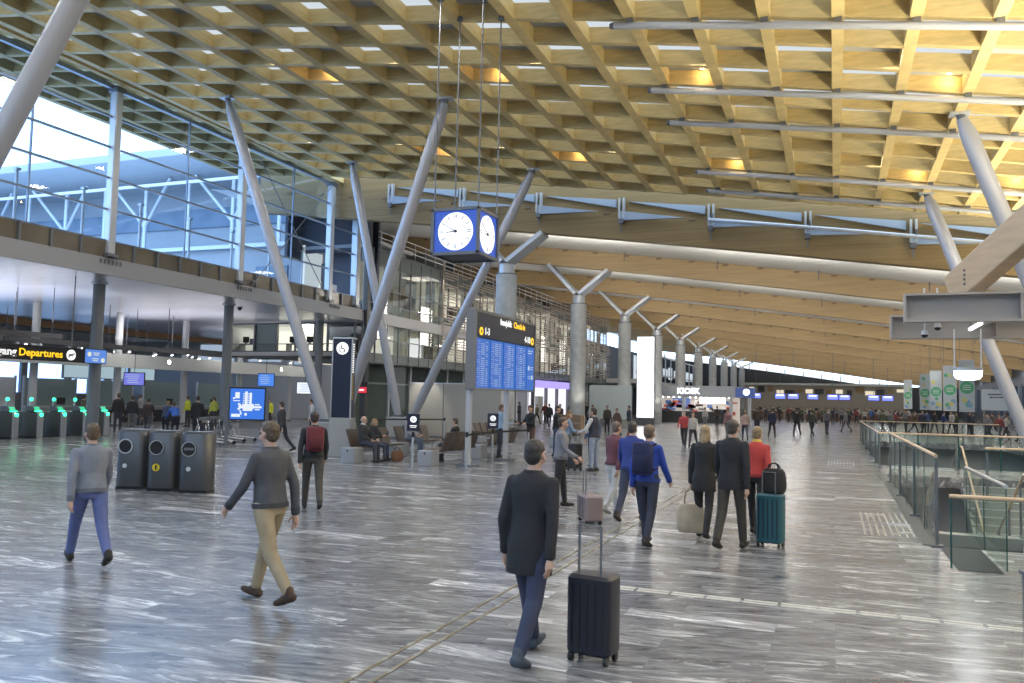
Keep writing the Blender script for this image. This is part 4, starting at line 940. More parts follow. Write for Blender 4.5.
for k, xx in enumerate((1.30, 1.48)):
    t = thing('security_camera', ['small white dome camera hanging under the steel channel, lower one', 'small white dome camera tucked up under the steel channel'][k], 'camera', (xx, YS+.2, 3.28)); b = MB(); b.cyl((0, 0, .55), (0, 0, -.12 if k == 0 else -.04), .014, n=8); b.build('stem', WHITEP, t); zz = -.17 if k == 0 else -.06
    MB().cyl((0, 0, zz+.07), (0, 0, zz), .035, .055, 14).build('housing', WHITEP, t); MB().ball((0, 0, zz-.005), .05, (1, 1, .9)).build('dome', BLACK, t, smooth=True)
LP = atY(968, 374, 15.0)
t = thing('hanging_lamp', 'bright white drum lamp hanging on rods beneath the steel channels', 'lamp', LP)
MB().cyl((0, 0, .05), (0, 0, .10), .21, n=36).build('drum', STEELL, t, smooth=True, auto=.6)
b = MB(); b.loft([[(r*math.cos(2*PI*q/36), r*math.sin(2*PI*q/36), z) for q in range(36)] for r, z in ((.10, -.095), (.17, -.075), (.20, -.03), (.20, .05))]); b.build('diffuser', emit('lamp_disc', (.95, .97, 1.), 6), t, smooth=True, auto=.9)
for s in (-1, 1): MB().cyl((s*.19, 0, .08), (s*.19, 0, .72), .012, n=8).build('rod', WHITEP, t)
lamp('drum_light', 'AREA', LP+Vector((0, 0, -.10)), 12, (.95, .97, 1), .36)
# ================================================================== BANNERS
GRB = mat('banner_green', (.10, .42, .22), .6); YLB = mat('banner_yellow', (.60, .58, .22), .6); BLB = mat('banner_blue', (.22, .38, .58), .6)
for k, (xp, Y) in enumerate(((908, 98), (925, 80), (936, 72), (950, 63.6), (967, 55.8))):
    p = atY(xp, 400, Y); t = thing('hanging_banner', f'tall pale banner with a green disc and coloured patches, {["fifth", "fourth", "third", "second", "first"][k]} back from the hanging lamp', 'banner', (p.x, Y, 1.75), group='tall hanging banners'); w = .82
    MB().box((0, 0, 1.55), (w, .02, 3.0)).build('cloth', mat('banner_cloth', (.50, .56, .60), .7), t); MB().cyl((-w/2, 0, 3.07), (w/2, 0, 3.07), .03, n=10).build('top_rail', ALU, t); MB().cyl((-w/2, 0, .04), (w/2, 0, .04), .03, n=10).build('bottom_rail', ALU, t)
    MB().cyl((0, -.012, 1.45), (0, -.018, 1.45), .37, n=32).build('green_disc', GRB, t)
    w1 = MB(); 
    for q in range(3): w1.box((0, -.021, 1.57-.12*q), (.42, .003, .04))
    w1.build('lettering', WHITEP, t)
    for q in range(7): MB().cyl((rnd.uniform(-.28, .28), -.012, rnd.uniform(.15, .95) if q < 5 else rnd.uniform(2, 2.8)), (0, 0, 0), .1).bm.free()
    for q in range(7):
        c = (rnd.uniform(-.26, .26), -.012-.001*q, rnd.uniform(.2, .92) if q < 5 else rnd.uniform(2, 2.7)); MB().cyl(c, (c[0], c[1]-.003, c[2]), rnd.uniform(.10, .17), n=20).build('patch', (YLB, BLB, GRB)[q % 3], t)
    for s in (-1, 1): MB().cyl((s*.35, 0, 3.07), (s*.35, 0, deck_z(p.x, Y)-1.7), .012, n=6).build('wire', STEELM, t)
pw = [atY(984, 389, 52), atY(1016, 411, 52)]
t = thing('notice_board', 'large pale grey notice board with two dark text lines beyond the stairs', 'sign', ((pw[0].x+pw[1].x)/2, 52.9, 0)); w = pw[1].x-pw[0].x; zt = pw[0].z; zb = pw[1].z
MB().box((0, 0, (zt+zb)/2), (w, .08, zt-zb)).build('panel', mat('pale_blue_grey_panel', (.42, .48, .54), .5), t, bevel=.01)
g = MB()
for z, l in ((zt-.28, .62), (zt-.44, .50)):
    x = -l*w/2
    while x < l*w/2: d = rnd.uniform(.08, .2); g.box((x+d/2, -.045, z), (d-.025, .006, .075)); x += d
g.build('lettering', NAVY, t)
for s in (-1, 1): MB().box((s*w*.42, .02, zb/2), (.06, .06, zb)).build('leg', STEELM, t)
# right-hand hall wall beyond the stairs
rw = MB(); rw.box((17.5, 100, .6), (.3, 104, 1.2)); rw.box((17.5, 100, 6.6), (.3, 104, 4.6))
for k in range(27): rw.box((17.5, 48+4*k, 2.8), (.4, 1.6, 3.4))
struct(rw.build('wall_stair_side', mat('slate_blue_wall', (.055, .07, .095), .5)))
struct(MB().box((17.9, 100, 3.0), (.1, 104, 3.8)).build('window_7', emit('side_window_daylight', (.40, .58, .95), .55)))
# ================================================================== FAR END: clerestory strip and dark wall
YE = 152.
dw = MB(); dw.box((-2, YE, 2.6), (64, .3, 5.2))
struct(dw.build('wall_far', mat('far_dark_wall', (.05, .057, .07), .6)))
cw = MB()
for k in range(22):
    x0, x1 = -32+3*k, -29+3*k; z0, z1 = deck_z(x0, YE)-2.2, deck_z(x1, YE)-2.2
    cw.hexa([(x0, YE-.15, 5.0), (x1, YE-.15, 5.0), (x1, YE+.15, 5.0), (x0, YE+.15, 5.0), (x0, YE-.15, max(z0, 5.01)), (x1, YE-.15, max(z1, 5.01)), (x1, YE+.15, max(z1, 5.01)), (x0, YE+.15, max(z0, 5.01))])
struct(cw.build('wall_far_upper', MATS['far_dark_wall']))
st = MB(); fr = MB()
for k in range(22):
    x0, x1 = -32+3*k, -29+3*k; za, zb_ = deck_z(x0, YE), deck_z(x1, YE)
    st.quad([(x0, YE, za-2.2), (x1, YE, zb_-2.2), (x1, YE, zb_-1.5), (x0, YE, za-1.5)]); fr.beam((x0, YE-.1, za-2.6), (x0, YE-.1, za-1.1), .14, .14, up=(0, 1, 0))
struct(st.build('window_8', emit('clerestory_daylight', (.80, .91, 1.), 1.5))); struct(fr.build('trim_14', STEELM))
# ================================================================== lit pillar, white panel, kiosk
t = thing('light_pillar', 'tall glowing white advertising pillar standing among the forked columns', 'advertising pillar', (-14.48, 68, 0))
MB().box((0, 0, .3), (1.5, .5, .6)).build('base', STEELM, t); MB().box((0, 0, 3.95), (1.36, .40, 6.6)).build('light_box', emit('ad_white', (.96, .98, 1.), 3.2), t); b = MB()
for s in (-1, 1): b.box((s*.71, 0, 3.95), (.06, .46, 6.7))
b.box((0, 0, 7.28), (1.48, .46, .06)); b.build('frame', STEELL, t)
t = thing('white_wall_panel', 'wide pale green-grey glass panel wall left of the glowing pillar'.replace('left of', 'beside'), 'partition', (-15.55, 60.5, 0))
for s in (-1, 1): MB().box((s*.80, 0, 1.85), (1.58, .12, 2.5)).build('panel', mat('pale_mint_panel', (.72, .80, .79), .4), t)
for x in (-1.6, 0, 1.6): MB().box((x, .05, 1.5), (.05, .1, 3.1)).build('post', STEELL, t)
YK = 80.
t = thing('kiosk_shop', 'small shop with grey fascia and white kiosk lettering', 'kiosk', (-12.3, YK, 0))
b = MB(); b.box((-12.6, YK+2, 3.0), (8.0, 4.2, 1.05)); b.build('fascia', mat('kiosk_fascia', (.58, .61, .66), .4), t, world=True)
text('lettering', 'KIOSK', .75, (-12.95, YK-.12, 3.0), FACE_Y, emit('kiosk_letters', (1, 1, 1), 2.2), t, 'CENTER', bold=.02, ext=.01)
MB().box((-12.6, YK+3.9, 1.25), (8.0, .2, 2.5)).build('back_wall', emit('kiosk_interior', (1., .90, .78), .34, (.5, .46, .42)), t, world=True)
for x in (-16.5, -13.4, -9.0): MB().box((x, YK+.1, 1.25), (.28, .28, 2.5)).build('post', STEELL, t, world=True)
MB().box((-12.4, YK+1.2, .55), (6.5, .7, 1.1)).build('counter', DARK, t, world=True)
s = MB()
for k in range(60):
    s.box((-16+7*rnd.random(), YK+3.5, .9+1.3*rnd.random()), (rnd.uniform(.2, .7), .2, rnd.uniform(.12, .4)), mi=rnd.randrange(4))
s.build('merchandise', [mat('goods_red', (.5, .08, .06), .5), mat('goods_white', (.8, .8, .78), .5), mat('goods_blue', (.08, .16, .4), .5), mat('goods_dark', (.05, .05, .06), .5)], t, world=True)
MB().box((-10.9, YK+1.4, 2.15), (2.4, .12, .55)).build('light_panel', emit('kiosk_light_panel', (1., .93, .86), 3.2), t, world=True); MB().box((-14.2, YK+3.6, 1.9), (1.7, .1, .9)).build('menu_screen', emit('menu_blue', (.12, .2, .55), .8), t, world=True)
for k in range(14): MB().cyl((-16+.52*k, YK+.6, 2.46), (-16+.52*k, YK+.6, 2.38), .07, n=8).build('downlight', MATS['lamp_white'], t, world=True)
t = thing('service_sign', 'blue projecting sign box with a round white lit disc at the kiosk end', 'sign', (-7.7, YK, 2.9)); MB().box((0, 0, .05), (1.7, .5, .9)).build('box', emit('service_blue', (.10, .17, .50), .5), t); MB().cyl((0.1, -.26, .1), (.1, -.30, .1), .30, n=26).build('white_disc', emit('disc_white', (.9, .95, 1), 3), t); MB().box((.35, .1, -1.6), (.3, .3, 2.6)).build('post', STEELL, t)
lamp('kiosk_lamp', 'AREA', (-12.6, YK+2, 2.3), 130, (1, .93, .85), 6, 2.4)
# ================================================================== CHECK-IN ISLANDS at the far end
SCP = emit('far_screen', (.16, .20, .95), 1.9); SCP2 = emit('far_screen_white', (.75, .85, 1.), 2.2)
for k, x in enumerate((-9.5, -6.6, -4.9, -2.6, -.2, 1.2, 4.5, 6.2)):
    t = thing('counter_screen', f'blue-violet lit screen above the far check-in counters, {ORD[k]} counted from the kiosk', 'screen', (x, 112+2*(k % 2), 2.7), group='lit screens over the far counters')
    MB().box((0, .06, .28), (1.35, .12, .7)).build('frame', BLACK, t); MB().box((0, -.01, .28), (1.25, .02, .6)).build('screen', SCP, t); MB().box((0, -.025, .42), (.9, .01, .16)).build('text_rows', SCP2, t); MB().cyl((0, .06, .6), (0, .06, deck_z(x, 112)-2.7), .025, n=6).build('rod', STEELM, t)
for k in range(9):
    x = -9.6+2.35*k
    t = thing('check_in_counter', f'far check-in counter with brown front, {ORD[k]} counted from the kiosk', 'counter', (x, 115, 0), group='far check-in counters')
    MB().box((0, 0, .55), (2.1, .8, 1.1)).build('body', mat('brown_counter', (.14, .075, .05), .5), t); MB().box((0, 0, 1.12), (2.2, .9, .05)).build('worktop', LGREY, t); m_ = MB().box((.4, 0, 1.36), (.5, .05, .36)).build('monitor', BLACK, t)
t = thing('far_gallery', 'warm lit gallery band behind the far check-in counters', 'gallery', (-2, 128, 0))
MB().box((-1.5, 129, 2.4), (22, .3, 4.8)).build('back_wall', emit('gallery_warm', (1., .86, .62), .05, (.12, .11, .10)), t, world=True); MB().box((-1.5, 127.5, 4.85), (22, 3, .3)).build('canopy', GREYP, t, world=True)
PM = [emit('gallery_light', (1, .88, .66), .8), DARK, mat('gallery_orange', (.4, .25, .1), .5)]
for k in range(16): MB().box((-11.5+1.35*k, 128.7, rnd.uniform(3.7, 4.2)), (rnd.uniform(.5, 1.3), .1, rnd.uniform(.4, 1.0))).build('display_panel', PM[k % 3], t, world=True)
t = thing('far_sign_post', 'dark hanging sign with a small yellow mark beyond the stairs', 'sign', (12.0, 104, 3.0)); MB().box((0, 0, 0), (2.2, .2, .8)).build('box', BLACK, t); MB().box((-.5, -.11, 0), (.35, .02, .4)).build('mark', TXY, t); MB().cyl((0, 0, .4), (0, 0, 3.6), .04, n=8).build('rod', STEELM, t)
# ================================================================== PEOPLE
SKIN = mat('skin', (.52, .33, .25), .5); SKIN2 = mat('skin_tan', (.40, .25, .18), .5); EYEM = mat('eye_dark', (.02, .015, .012), .2)
def cloth(c): return mat('cloth_%d_%d_%d' % tuple(int(q*100) for q in c), c, .8, noise=.14, nscale=7, bump=.55)
def remesh(b, name, material, vox, parent, it=4, fac=.5):
    me = bpy.data.meshes.new(name); bmesh.ops.recalc_face_normals(b.bm, faces=b.bm.faces); b.bm.to_mesh(me); b.bm.free()
    o = bpy.data.objects.new(name, me); COL.objects.link(o)
    r = o.modifiers.new('r', 'REMESH'); r.mode = 'VOXEL'; r.voxel_size = vox; r.use_smooth_shade = True
    s = o.modifiers.new('s', 'SMOOTH'); s.factor = fac; s.iterations = it
    dg = bpy.context.evaluated_depsgraph_get(); m2 = bpy.data.meshes.new_from_object(o.evaluated_get(dg)); m2.name = name
    o.modifiers.clear(); o.data = m2; bpy.data.meshes.remove(me)
    m2.materials.clear(); m2.materials.append(material); m2.polygons.foreach_set('use_smooth', [True]*len(m2.polygons))
    o.parent = parent; return o
def cap_(b, p0, p1, r0, r1, n=12):
    b.cyl(p0, p1, r0, r1, n); b.ball(p0, r0, sub=1 if n < 10 else 2); b.ball(p1, r1, sub=1 if n < 10 else 2)
def ell_loft(b, secs, M, n=20):
    """secs: (z, half width, half depth, y shift) ; M: placement"""
    b.loft([[M @ Vector((rx*math.cos(2*PI*k/n), dy+ry*math.sin(2*PI*k/n), z)) for k in range(n)] for z, rx, ry, dy in secs])
class Pose:
    def __init__(s, thighs=(.0, .0), knees=(.05, .05), arms=(.1, -.1), elbows=(.25, .25), abd=(.12, .12), lean=.04, head=(0., 0.), seated=False, hunch=0.):
        s.th, s.kn, s.ar, s.el, s.ab, s.lean, s.head, s.seated, s.hunch = thighs, knees, arms, elbows, abd, lean, head, seated, hunch
def skeleton(ps, h, female=False, cross=0.):
    k = h/1.75; J = {}
    hip = Vector((0, 0, 0)); sw = (.158 if female else .172)*k
    RX = Matrix.Rotation(-ps.lean, 4, 'X')
    J['M'] = RX
    for s, nm in ((-1, 'L'), (1, 'R')):
        q = 0 if s < 0 else 1
        a = ps.th[q]; hp = Vector((s*.092*k, 0, 0)); kn = hp+Vector((s*.012*k, math.sin(a), -math.cos(a)))*.435*k
        c = a-ps.kn[q]; an = kn+Vector((0, math.sin(c), -math.cos(c)))*.415*k
        J['hip'+nm], J['knee'+nm], J['ank'+nm], J['sh'+nm] = hp, kn, an, c
        S_ = RX @ Vector((s*sw, -.008*k, .452*k)); ar = ps.ar[q]-ps.lean*.3
        up = Vector((s*math.sin((ps.ab[q]+.06)), math.sin(ar)*math.cos((ps.ab[q]+.06)), -math.cos(ar)*math.cos((ps.ab[q]+.06)))); E = S_+up*.30*k
        fa = ar+ps.el[q]; inn = .12 if ps.el[q] < .8 else .35
        fo = Vector((-s*inn*min(1, ps.el[q])+s*.3*math.sin((ps.ab[q]+.06)), math.sin(fa), -math.cos(fa))).normalized(); W = E+fo*.255*k
        J['sho'+nm], J['elb'+nm], J['wri'+nm], J['fo'+nm] = S_, E, W, fo
    J['neck'] = RX @ Vector((0, -.005*k, .525*k)); J['headc'] = J['neck']+Vector((0, .03*k+ps.hunch*.06, .135*k))
    low = min(J['ankL'].z-.075*k*abs(math.cos(J['shL']*.6)), J['ankR'].z-.075*k*abs(math.cos(J['shR']*.6)))
    off = Vector((0, 0, -low+.012))
    for n_ in list(J):
        if isinstance(J[n_], Vector) and not n_.startswith('fo'): J[n_] = J[n_]+off
    J['pel'] = off; J['k'] = k; J['M'] = Matrix.Translation(off) @ RX
    return J
def hand(b, w, d, s, k, curl, detail):
    """palm, four unequal fingers and a side thumb"""
    d = d.normalized(); side = Vector((0, 1, 0))-d*d.y; side = side.normalized() if side.length > .2 else Vector((0, 0, 1)); nrm = d.cross(side).normalized()
    if nrm.x*s > 0: nrm = -nrm          # palm faces the body
    pc = w+d*.05*k
    b.cyl(w, w+d*.09*k, .024*k, .034*k, 10); b.box(w+d*.055*k, (.001, .001, .001))
    for q, (o, ln) in enumerate(((.030, .070), (.010, .080), (-.011, .074), (-.031, .058))):
        p0 = w+d*.085*k+side*o*k; r = .0095*k
        c1 = (d*math.cos(curl*.5)+nrm*math.sin(curl*.5)).normalized(); c2 = (d*math.cos(curl*1.3)+nrm*math.sin(curl*1.3)).normalized()
        p1 = p0+c1*ln*.55*k; p2 = p1+c2*ln*.45*k
        cap_(b, w+d*.05*k+side*o*.8*k, p0, r*1.15, r*1.1, 8); cap_(b, p0, p1, r*1.05, r*.95, 8); cap_(b, p1, p2, r*.95, r*.8, 8)
    t0 = w+d*.03*k+side*.026*k; t1 = t0+(d*.55+side*.65+nrm*.35).normalized()*.042*k; t2 = t1+(d*.85+side*.2+nrm*.35).normalized()*.032*k
    cap_(b, t0, t1, .0125*k, .0105*k, 8); cap_(b, t1, t2, .0105*k, .009*k, 8)
def person(label, pos, rz, h, ps, top, trousers, shoes=(.03, .025, .02), hair=(.07, .045, .03), skin=None, female=False, coat=0., hairlen=0., detail=2, collar=None, bald=False, skirt=False, z=0., hood=False, group=None, vest=None, sleeves=None):
    skin = skin or SKIN
    t = thing('person', label, 'person', (pos[0], pos[1], z), rz, group)
    J = skeleton(ps, h, female); k = J['k']; M = J['M']; vb = (.03, .016, .0085)[detail]; vc = (.032, .020, .013)[detail]
    # ---- body: one continuous surface
    b = MB()
    for nm, s in (('L', -1), ('R', 1)):
        cap_(b, J['hip'+nm], J['knee'+nm], .078*k, .052*k); cap_(b, J['knee'+nm], J['knee'+nm].lerp(J['ank'+nm], .3), .05*k, .052*k); cap_(b, J['knee'+nm].lerp(J['ank'+nm], .3), J['ank'+nm], .052*k, .034*k)
        f = Vector((0, math.cos(J['sh'+nm]*.5), math.sin(J['sh'+nm]*.5))); cap_(b, J['ank'+nm]+Vector((0, -.03*k, -.035*k)), J['ank'+nm]+f*.14*k+Vector((0, 0, -.045*k)), .034*k, .026*k)
        cap_(b, J['sho'+nm], J['elb'+nm], .048*k, .037*k); cap_(b, J['elb'+nm], J['wri'+nm], .038*k, .025*k)
        if detail >= 1: hand(b, J['wri'+nm], J['fo'+nm], s, k, .55, detail)
        else: cap_(b, J['wri'+nm], J['wri'+nm]+J['fo'+nm]*.13*k, .035*k, .03*k, 8)
    wsc = .9 if female else 1.
    ell_loft(b, [(-.06*k, .13*k, .095*k, 0), (.0, .155*k, .11*k, 0), (.10*k, .135*wsc*k, .10*k, .005), (.22*k, .128*wsc*k, .10*k, .01), (.36*k, .155*wsc*k, .115*k, .01), (.46*k, .165*wsc*k, .10*k, .0), (.52*k, .10*k, .065*k, -.01), (.54*k, .05*k, .05*k, -.01)], M)
    cap_(b, J['neck']-Vector((0, 0, .05*k)), J['neck']+Vector((0, .012*k, .075*k)), .058*k, .052*k)
    hc = J['headc']; yaw_, tilt = ps.head
    HM = Matrix.Translation(hc) @ Matrix.Rotation(yaw_, 4, 'Z') @ Matrix.Rotation(tilt, 4, 'X')
    H = lambda x, y, z_: HM @ Vector((x*k, y*k, z_*k))
    def hb(x, y, z_, r, sc=(1, 1, 1)):
        g = bmesh.ops.create_icosphere(b.bm, subdivisions=2, radius=r*k, matrix=HM @ Matrix.Translation(Vector((x, y, z_))*k) @ Matrix.Diagonal((*sc, 1)))
    hb(0, -.012, .03, .092, (.84, 1.04, 1.0)); hb(0, .018, -.035, .070, (.85, .95, 1.1)); hb(0, .045, -.085, .030, (1.1, .9, .8))
    if detail >= 1:
        hb(0, .098, -.022, .016, (.8, 1.0, 1.5)); hb(0, .107, -.036, .013, (1.1, .9, .8)); hb(0, .086, -.066, .020, (1.25, .5, .45)); hb(0, .075, .022, .035, (1.7, .5, .35))
        for s in (-1, 1): hb(s*.079, -.012, -.012, .026, (.35, .75, 1.2)); hb(s*.04, .055, -.035, .028, (1, .7, 1))
    remesh(b, 'body', skin, vb, t, 3)
    if detail >= 1:
        e = MB()
        for s in (-1, 1): e.ball(H(s*.031, .083, .003), .011*k, (1.2, .6, .7))
        e.build('eyes', EYEM, t, smooth=True)
    # ---- hair
    if not bald:
        b = MB(); HMk = lambda x, y, z_, r, sc: bmesh.ops.create_icosphere(b.bm, subdivisions=2, radius=r*k, matrix=HM @ Matrix.Translation(Vector((x, y, z_))*k) @ Matrix.Diagonal((*sc, 1)))
        HMk(0, -.022, .046, .094, (.875, 1.0, .92)); HMk(0, -.050, .0, .078, (.95, .75, 1.1)); HMk(0, .045, .088, .045, (1.2, .8, .5))
        if hairlen > 0:
            for q in range(4): HMk(0, -.065-.006*q, -.03-hairlen*.25*q, .075, (1.0-.05*q, .6, 1.1))
            for s in (-1, 1): HMk(s*.066, -.02, -.03-hairlen*.3, .035, (.7, 1.1, 2.0))
        remesh(b, 'hair', mat('hair_%d_%d_%d' % tuple(int(q*100) for q in hair), hair, .55, noise=.35, nscale=40, bump=.6), max(vb, .011), t, 2)
    else:
        b = MB()
        for s in (-1, 1): bmesh.ops.create_icosphere(b.bm, subdivisions=2, radius=.05*k, matrix=HM @ Matrix.Translation(Vector((s*.055, -.05, 0))*k) @ Matrix.Diagonal((.55, 1, .8, 1)))
        bmesh.ops.create_icosphere(b.bm, subdivisions=2, radius=.06*k, matrix=HM @ Matrix.Translation(Vector((0, -.075, -.01))*k) @ Matrix.Diagonal((1, .5, .7, 1)))
        remesh(b, 'hair', mat('hair_grey', (.35, .33, .31), .6), max(vb, .011), t, 2)
    # ---- trousers
    b = MB()
    for nm in 'LR':
        r = 1.0 if not female else .93
        cap_(b, J['hip'+nm], J['knee'+nm], .096*k*r, .068*k*r); cap_(b, J['knee'+nm], J['ank'+nm].lerp(J['knee'+nm], .08), .068*k*r, .054*k*r)
    ell_loft(b, [(-.09*k, .135*k, .11*k, 0), (.0, .172*k, .128*k, 0), (.09*k, .158*k, .120*k, .0)], M)
    remesh(b, 'trousers', cloth(trousers), vc, t, 6)
    # ---- jacket / shirt
    b = MB(); lo = -.02-coat
    secs = [(lo*k, .185*k, .142*k, 0)]+([(-.02*k, .185*k, .14*k, 0)] if coat > .03 else [])+[(.06*k, .172*wsc*k, .13*k, .0), (.20*k, .158*wsc*k, .128*k, .01), (.36*k, .180*wsc*k, .138*k, .008), (.45*k, .192*wsc*k, .118*k, -.002), (.495*k, .150*wsc*k, .092*k, -.010), (.525*k, .095*k, .075*k, -.012), (.545*k, .070*k, .066*k, -.008)]
    ell_loft(b, secs, M)
    if sleeves is None:
        for nm in 'LR': cap_(b, J['sho'+nm], J['elb'+nm], .056*k, .050*k); cap_(b, J['elb'+nm], J['wri'+nm], .050*k, .040*k)
    if hood: bmesh.ops.create_icosphere(b.bm, subdivisions=2, radius=.11*k, matrix=Matrix.Translation(J['neck']+Vector((0, -.08*k, .0))) @ Matrix.Diagonal((1.1, .8, .8, 1)))
    remesh(b, 'jacket', cloth(top), vc, t, 7)
    if detail == 2:
        dk_ = cloth(tuple(q*.6+.004 for q in top))
        if not collar and sleeves is None: b = MB(); ell_loft(b, [(.505*k, .105*k, .082*k, -.012), (.545*k, .076*k, .074*k, -.006)], M); b.build('collar', dk_, t, smooth=True)
        for nm in 'LR':
            if sleeves is None: b = MB(); b.cyl(J['wri'+nm]-J['fo'+nm]*.05*k, J['wri'+nm]+J['fo'+nm]*.01*k, .0435*k, .042*k, 14); b.build('cuff', dk_, t, smooth=True, auto=.7)
        b = MB(); ell_loft(b, [((lo+.004)*k, .187*k, .144*k, 0), ((lo+.05)*k, .186*k, .1435*k, 0)], M); b.build('hem_band', dk_, t, smooth=True, auto=.7)
    if sleeves is not None:
        b = MB(); ell_loft(b, [(.15*k, .13*k, .10*k, .01), (.36*k, .160*k, .118*k, .008), (.45*k, .175*k, .098*k, -.002), (.50*k, .12*k, .07*k, -.01)], M)
        for nm in 'LR':
            cap_(b, J['sho'+nm], J['elb'+nm], .060*k, .050*k); cap_(b, J['elb'+nm], J['wri'+nm], .050*k, .038*k)
        remesh(b, 'shirt', cloth(sleeves), vc, t, 4)
    if collar:
        b = MB(); b.cyl(J['neck']+Vector((0, 0, -.02*k)), J['neck']+Vector((0, .005, .05*k)), .078*k, .068*k, 16); b.build('collar', cloth(collar), t, smooth=True)
    # ---- shoes
    for nm in 'LR':
        b = MB(); f = Vector((0, math.cos(J['sh'+nm]*.5), math.sin(J['sh'+nm]*.5))); a = J['ank'+nm]+Vector((0, 0, -.035*k))
        cap_(b, a-f*.045*k, a+f*.06*k, .044*k, .044*k); cap_(b, a+f*.06*k+Vector((0, 0, -.008*k)), a+f*.165*k+Vector((0, 0, -.012*k)), .042*k, .030*k); cap_(b, a, J['ank'+nm]+Vector((0, 0, .03*k)), .046*k, .046*k)
        remesh(b, 'shoe', cloth(shoes), max(vc*.8, .011), t, 2)
    t['kn'] = 0; del t['kn']
    return t, J
def world_pt(t, p): return t.matrix_basis @ Vector(p)
def local_tag(o, label): o['label'] = label; return o
# ---- carried things (each a thing of its own)
def suitcase(label, p, rz, col, w=.42, d=.26, h=.62, handle=.45, z=0.):
    t = thing('suitcase', label, 'suitcase', (p[0], p[1], z), rz)
    MB().rbox((0, 0, .06+h/2), (w, d, h), .05).build('shell', mat('case_%d_%d_%d' % tuple(int(q*100) for q in col), col, .45, bump=.05, nscale=20), t, smooth=True, auto=.7)
    g = MB()
    for k in range(5): g.box((-w*.36+k*w*.18, -d/2-.003, .06+h/2), (.012, .008, h*.8))
    g.build('shell_rib', BLACK, t)
    for x in (-1, 1):
        for y in (-1, 1): MB().cyl((x*w*.4-.015, y*d*.35, .035), (x*w*.4+.015, y*d*.35, .035), .035, n=12).build('wheel', BLACK, t)
    if handle:
        b = MB(); b.tube([(-.09, -d*.32, .06+h), (-.09, -d*.32, .06+h+handle), (.09, -d*.32, .06+h+handle), (.09, -d*.32, .06+h)], .011, 8); b.build('handle', STEELM, t)
    return t
def backpack(label, person_t, J, col, y=-.20, w=.30, h=.42):
    k = J['k']; c = J['M'] @ Vector((0, y*k, .30*k)); p = world_pt(person_t, c)
    t = thing('backpack', label, 'backpack', p, person_t.rotation_euler.z)
    MB().rbox((0, 0, 0), (w, .17, h), .06).build('bag', cloth(col), t, smooth=True, auto=.8); MB().rbox((0, -.10, -.06), (w*.72, .06, h*.5), .025).build('pocket', cloth(tuple(q*.8 for q in col)), t, smooth=True, auto=.8)
    for s in (-1, 1):
        b = MB(); b.tube([(s*.10, .07, h*.38), (s*.115, .17, h*.46), (s*.12, .31, h*.30), (s*.12, .33, 0), (s*.13, .2, -h*.32), (s*.11, .07, -h*.36)], .016, 8); b.build('strap', cloth(tuple(q*.6 for q in col)), t, smooth=True)
    return t
def soft_bag(label, p, rz, col, w=.42, d=.2, h=.34, handle=.25, name='tote_bag'):
    t = thing(name, label, 'bag', p, rz); b = MB()
    rings = []
    for z, f in ((0, .78), (.05, .95), (h*.45, 1.0), (h*.85, .88), (h, .72)): rings.append([(w/2*f*math.copysign(abs(math.cos(a))**.6, math.cos(a)), d/2*f*math.copysign(abs(math.sin(a))**.6, math.sin(a)), z) for a in [2*PI*q/28 for q in range(28)]])
    b.loft(rings); b.build('bag', cloth(col), t, smooth=True, auto=.9)
    for s in (-1, 1):
        b = MB(); b.tube([(-w*.22, s*d*.25, h*.9), (-w*.18, s*d*.1, h+handle*.7), (0, s*.01, h+handle), (w*.18, s*d*.1, h+handle*.7), (w*.22, s*d*.25, h*.9)], .011, 8); b.build('handle', cloth(tuple(q*.5 for q in col)), t, smooth=True)
    return t
WALK = Pose(thighs=(.42, -.30), knees=(.10, .42), arms=(-.35, .38), elbows=(.2, .35), lean=.07)
WALK2 = Pose(thighs=(-.28, .40), knees=(.45, .08), arms=(.35, -.35), elbows=(.35, .2), lean=.06)
STAND = Pose(thighs=(.04, -.03), knees=(.03, .06), arms=(.05, .02), elbows=(.3, .25))
HOLD = Pose(thighs=(.05, -.04), knees=(.05, .05), arms=(.35, .45), elbows=(1.25, 1.1), lean=.05, head=(0, -.2))
PULL = Pose(thighs=(.30, -.26), knees=(.08, .40), arms=(.25, -.40), elbows=(.3, .12), lean=.10)
SIT = Pose(thighs=(1.45, 1.42), knees=(1.42, 1.36), arms=(.38, .42), elbows=(.85, .8), lean=-.06, head=(0, -.12))
def H_(deg): return math.radians(deg)
# heading: 0 looks down the hall (+Y); 90 looks toward the glass wall; 180 toward the camera
# --- foreground
P, J = person('person in plain blue jeans and grey hoodie walking, ahead of the row of ticket gates', (-7.95, 7.25), H_(62), 1.72, Pose(thighs=(.50, -.38), knees=(.08, .45), arms=(-.35, .38), elbows=(.3, .4), lean=.10), (.20, .22, .27), (.10, .13, .30), (.02, .018, .016), (.12, .08, .05))
P, J = person('person in khaki trousers and brown shoes striding past the seats', (-5.05, 6.70), H_(80), 1.80, Pose(thighs=(-.30, .34), knees=(.36, .06), arms=(.38, -.30), elbows=(.4, .25), lean=.06), (.075, .078, .09), (.36, .29, .19), (.06, .035, .022), (.10, .07, .045))
Pd, Jd = person('person in dark jacket and dark trousers with maroon backpack walking away', (-8.45, 12.35), H_(40), 1.76, Pose(thighs=(.34, -.26), knees=(.08, .36), arms=(-.3, .3), elbows=(.3, .35), lean=.08), (.03, .032, .036), (.06, .055, .05), (.02, .02, .02), (.05, .035, .03))
backpack('maroon backpack worn by the walker in a dark jacket', Pd, Jd, (.14, .025, .035))
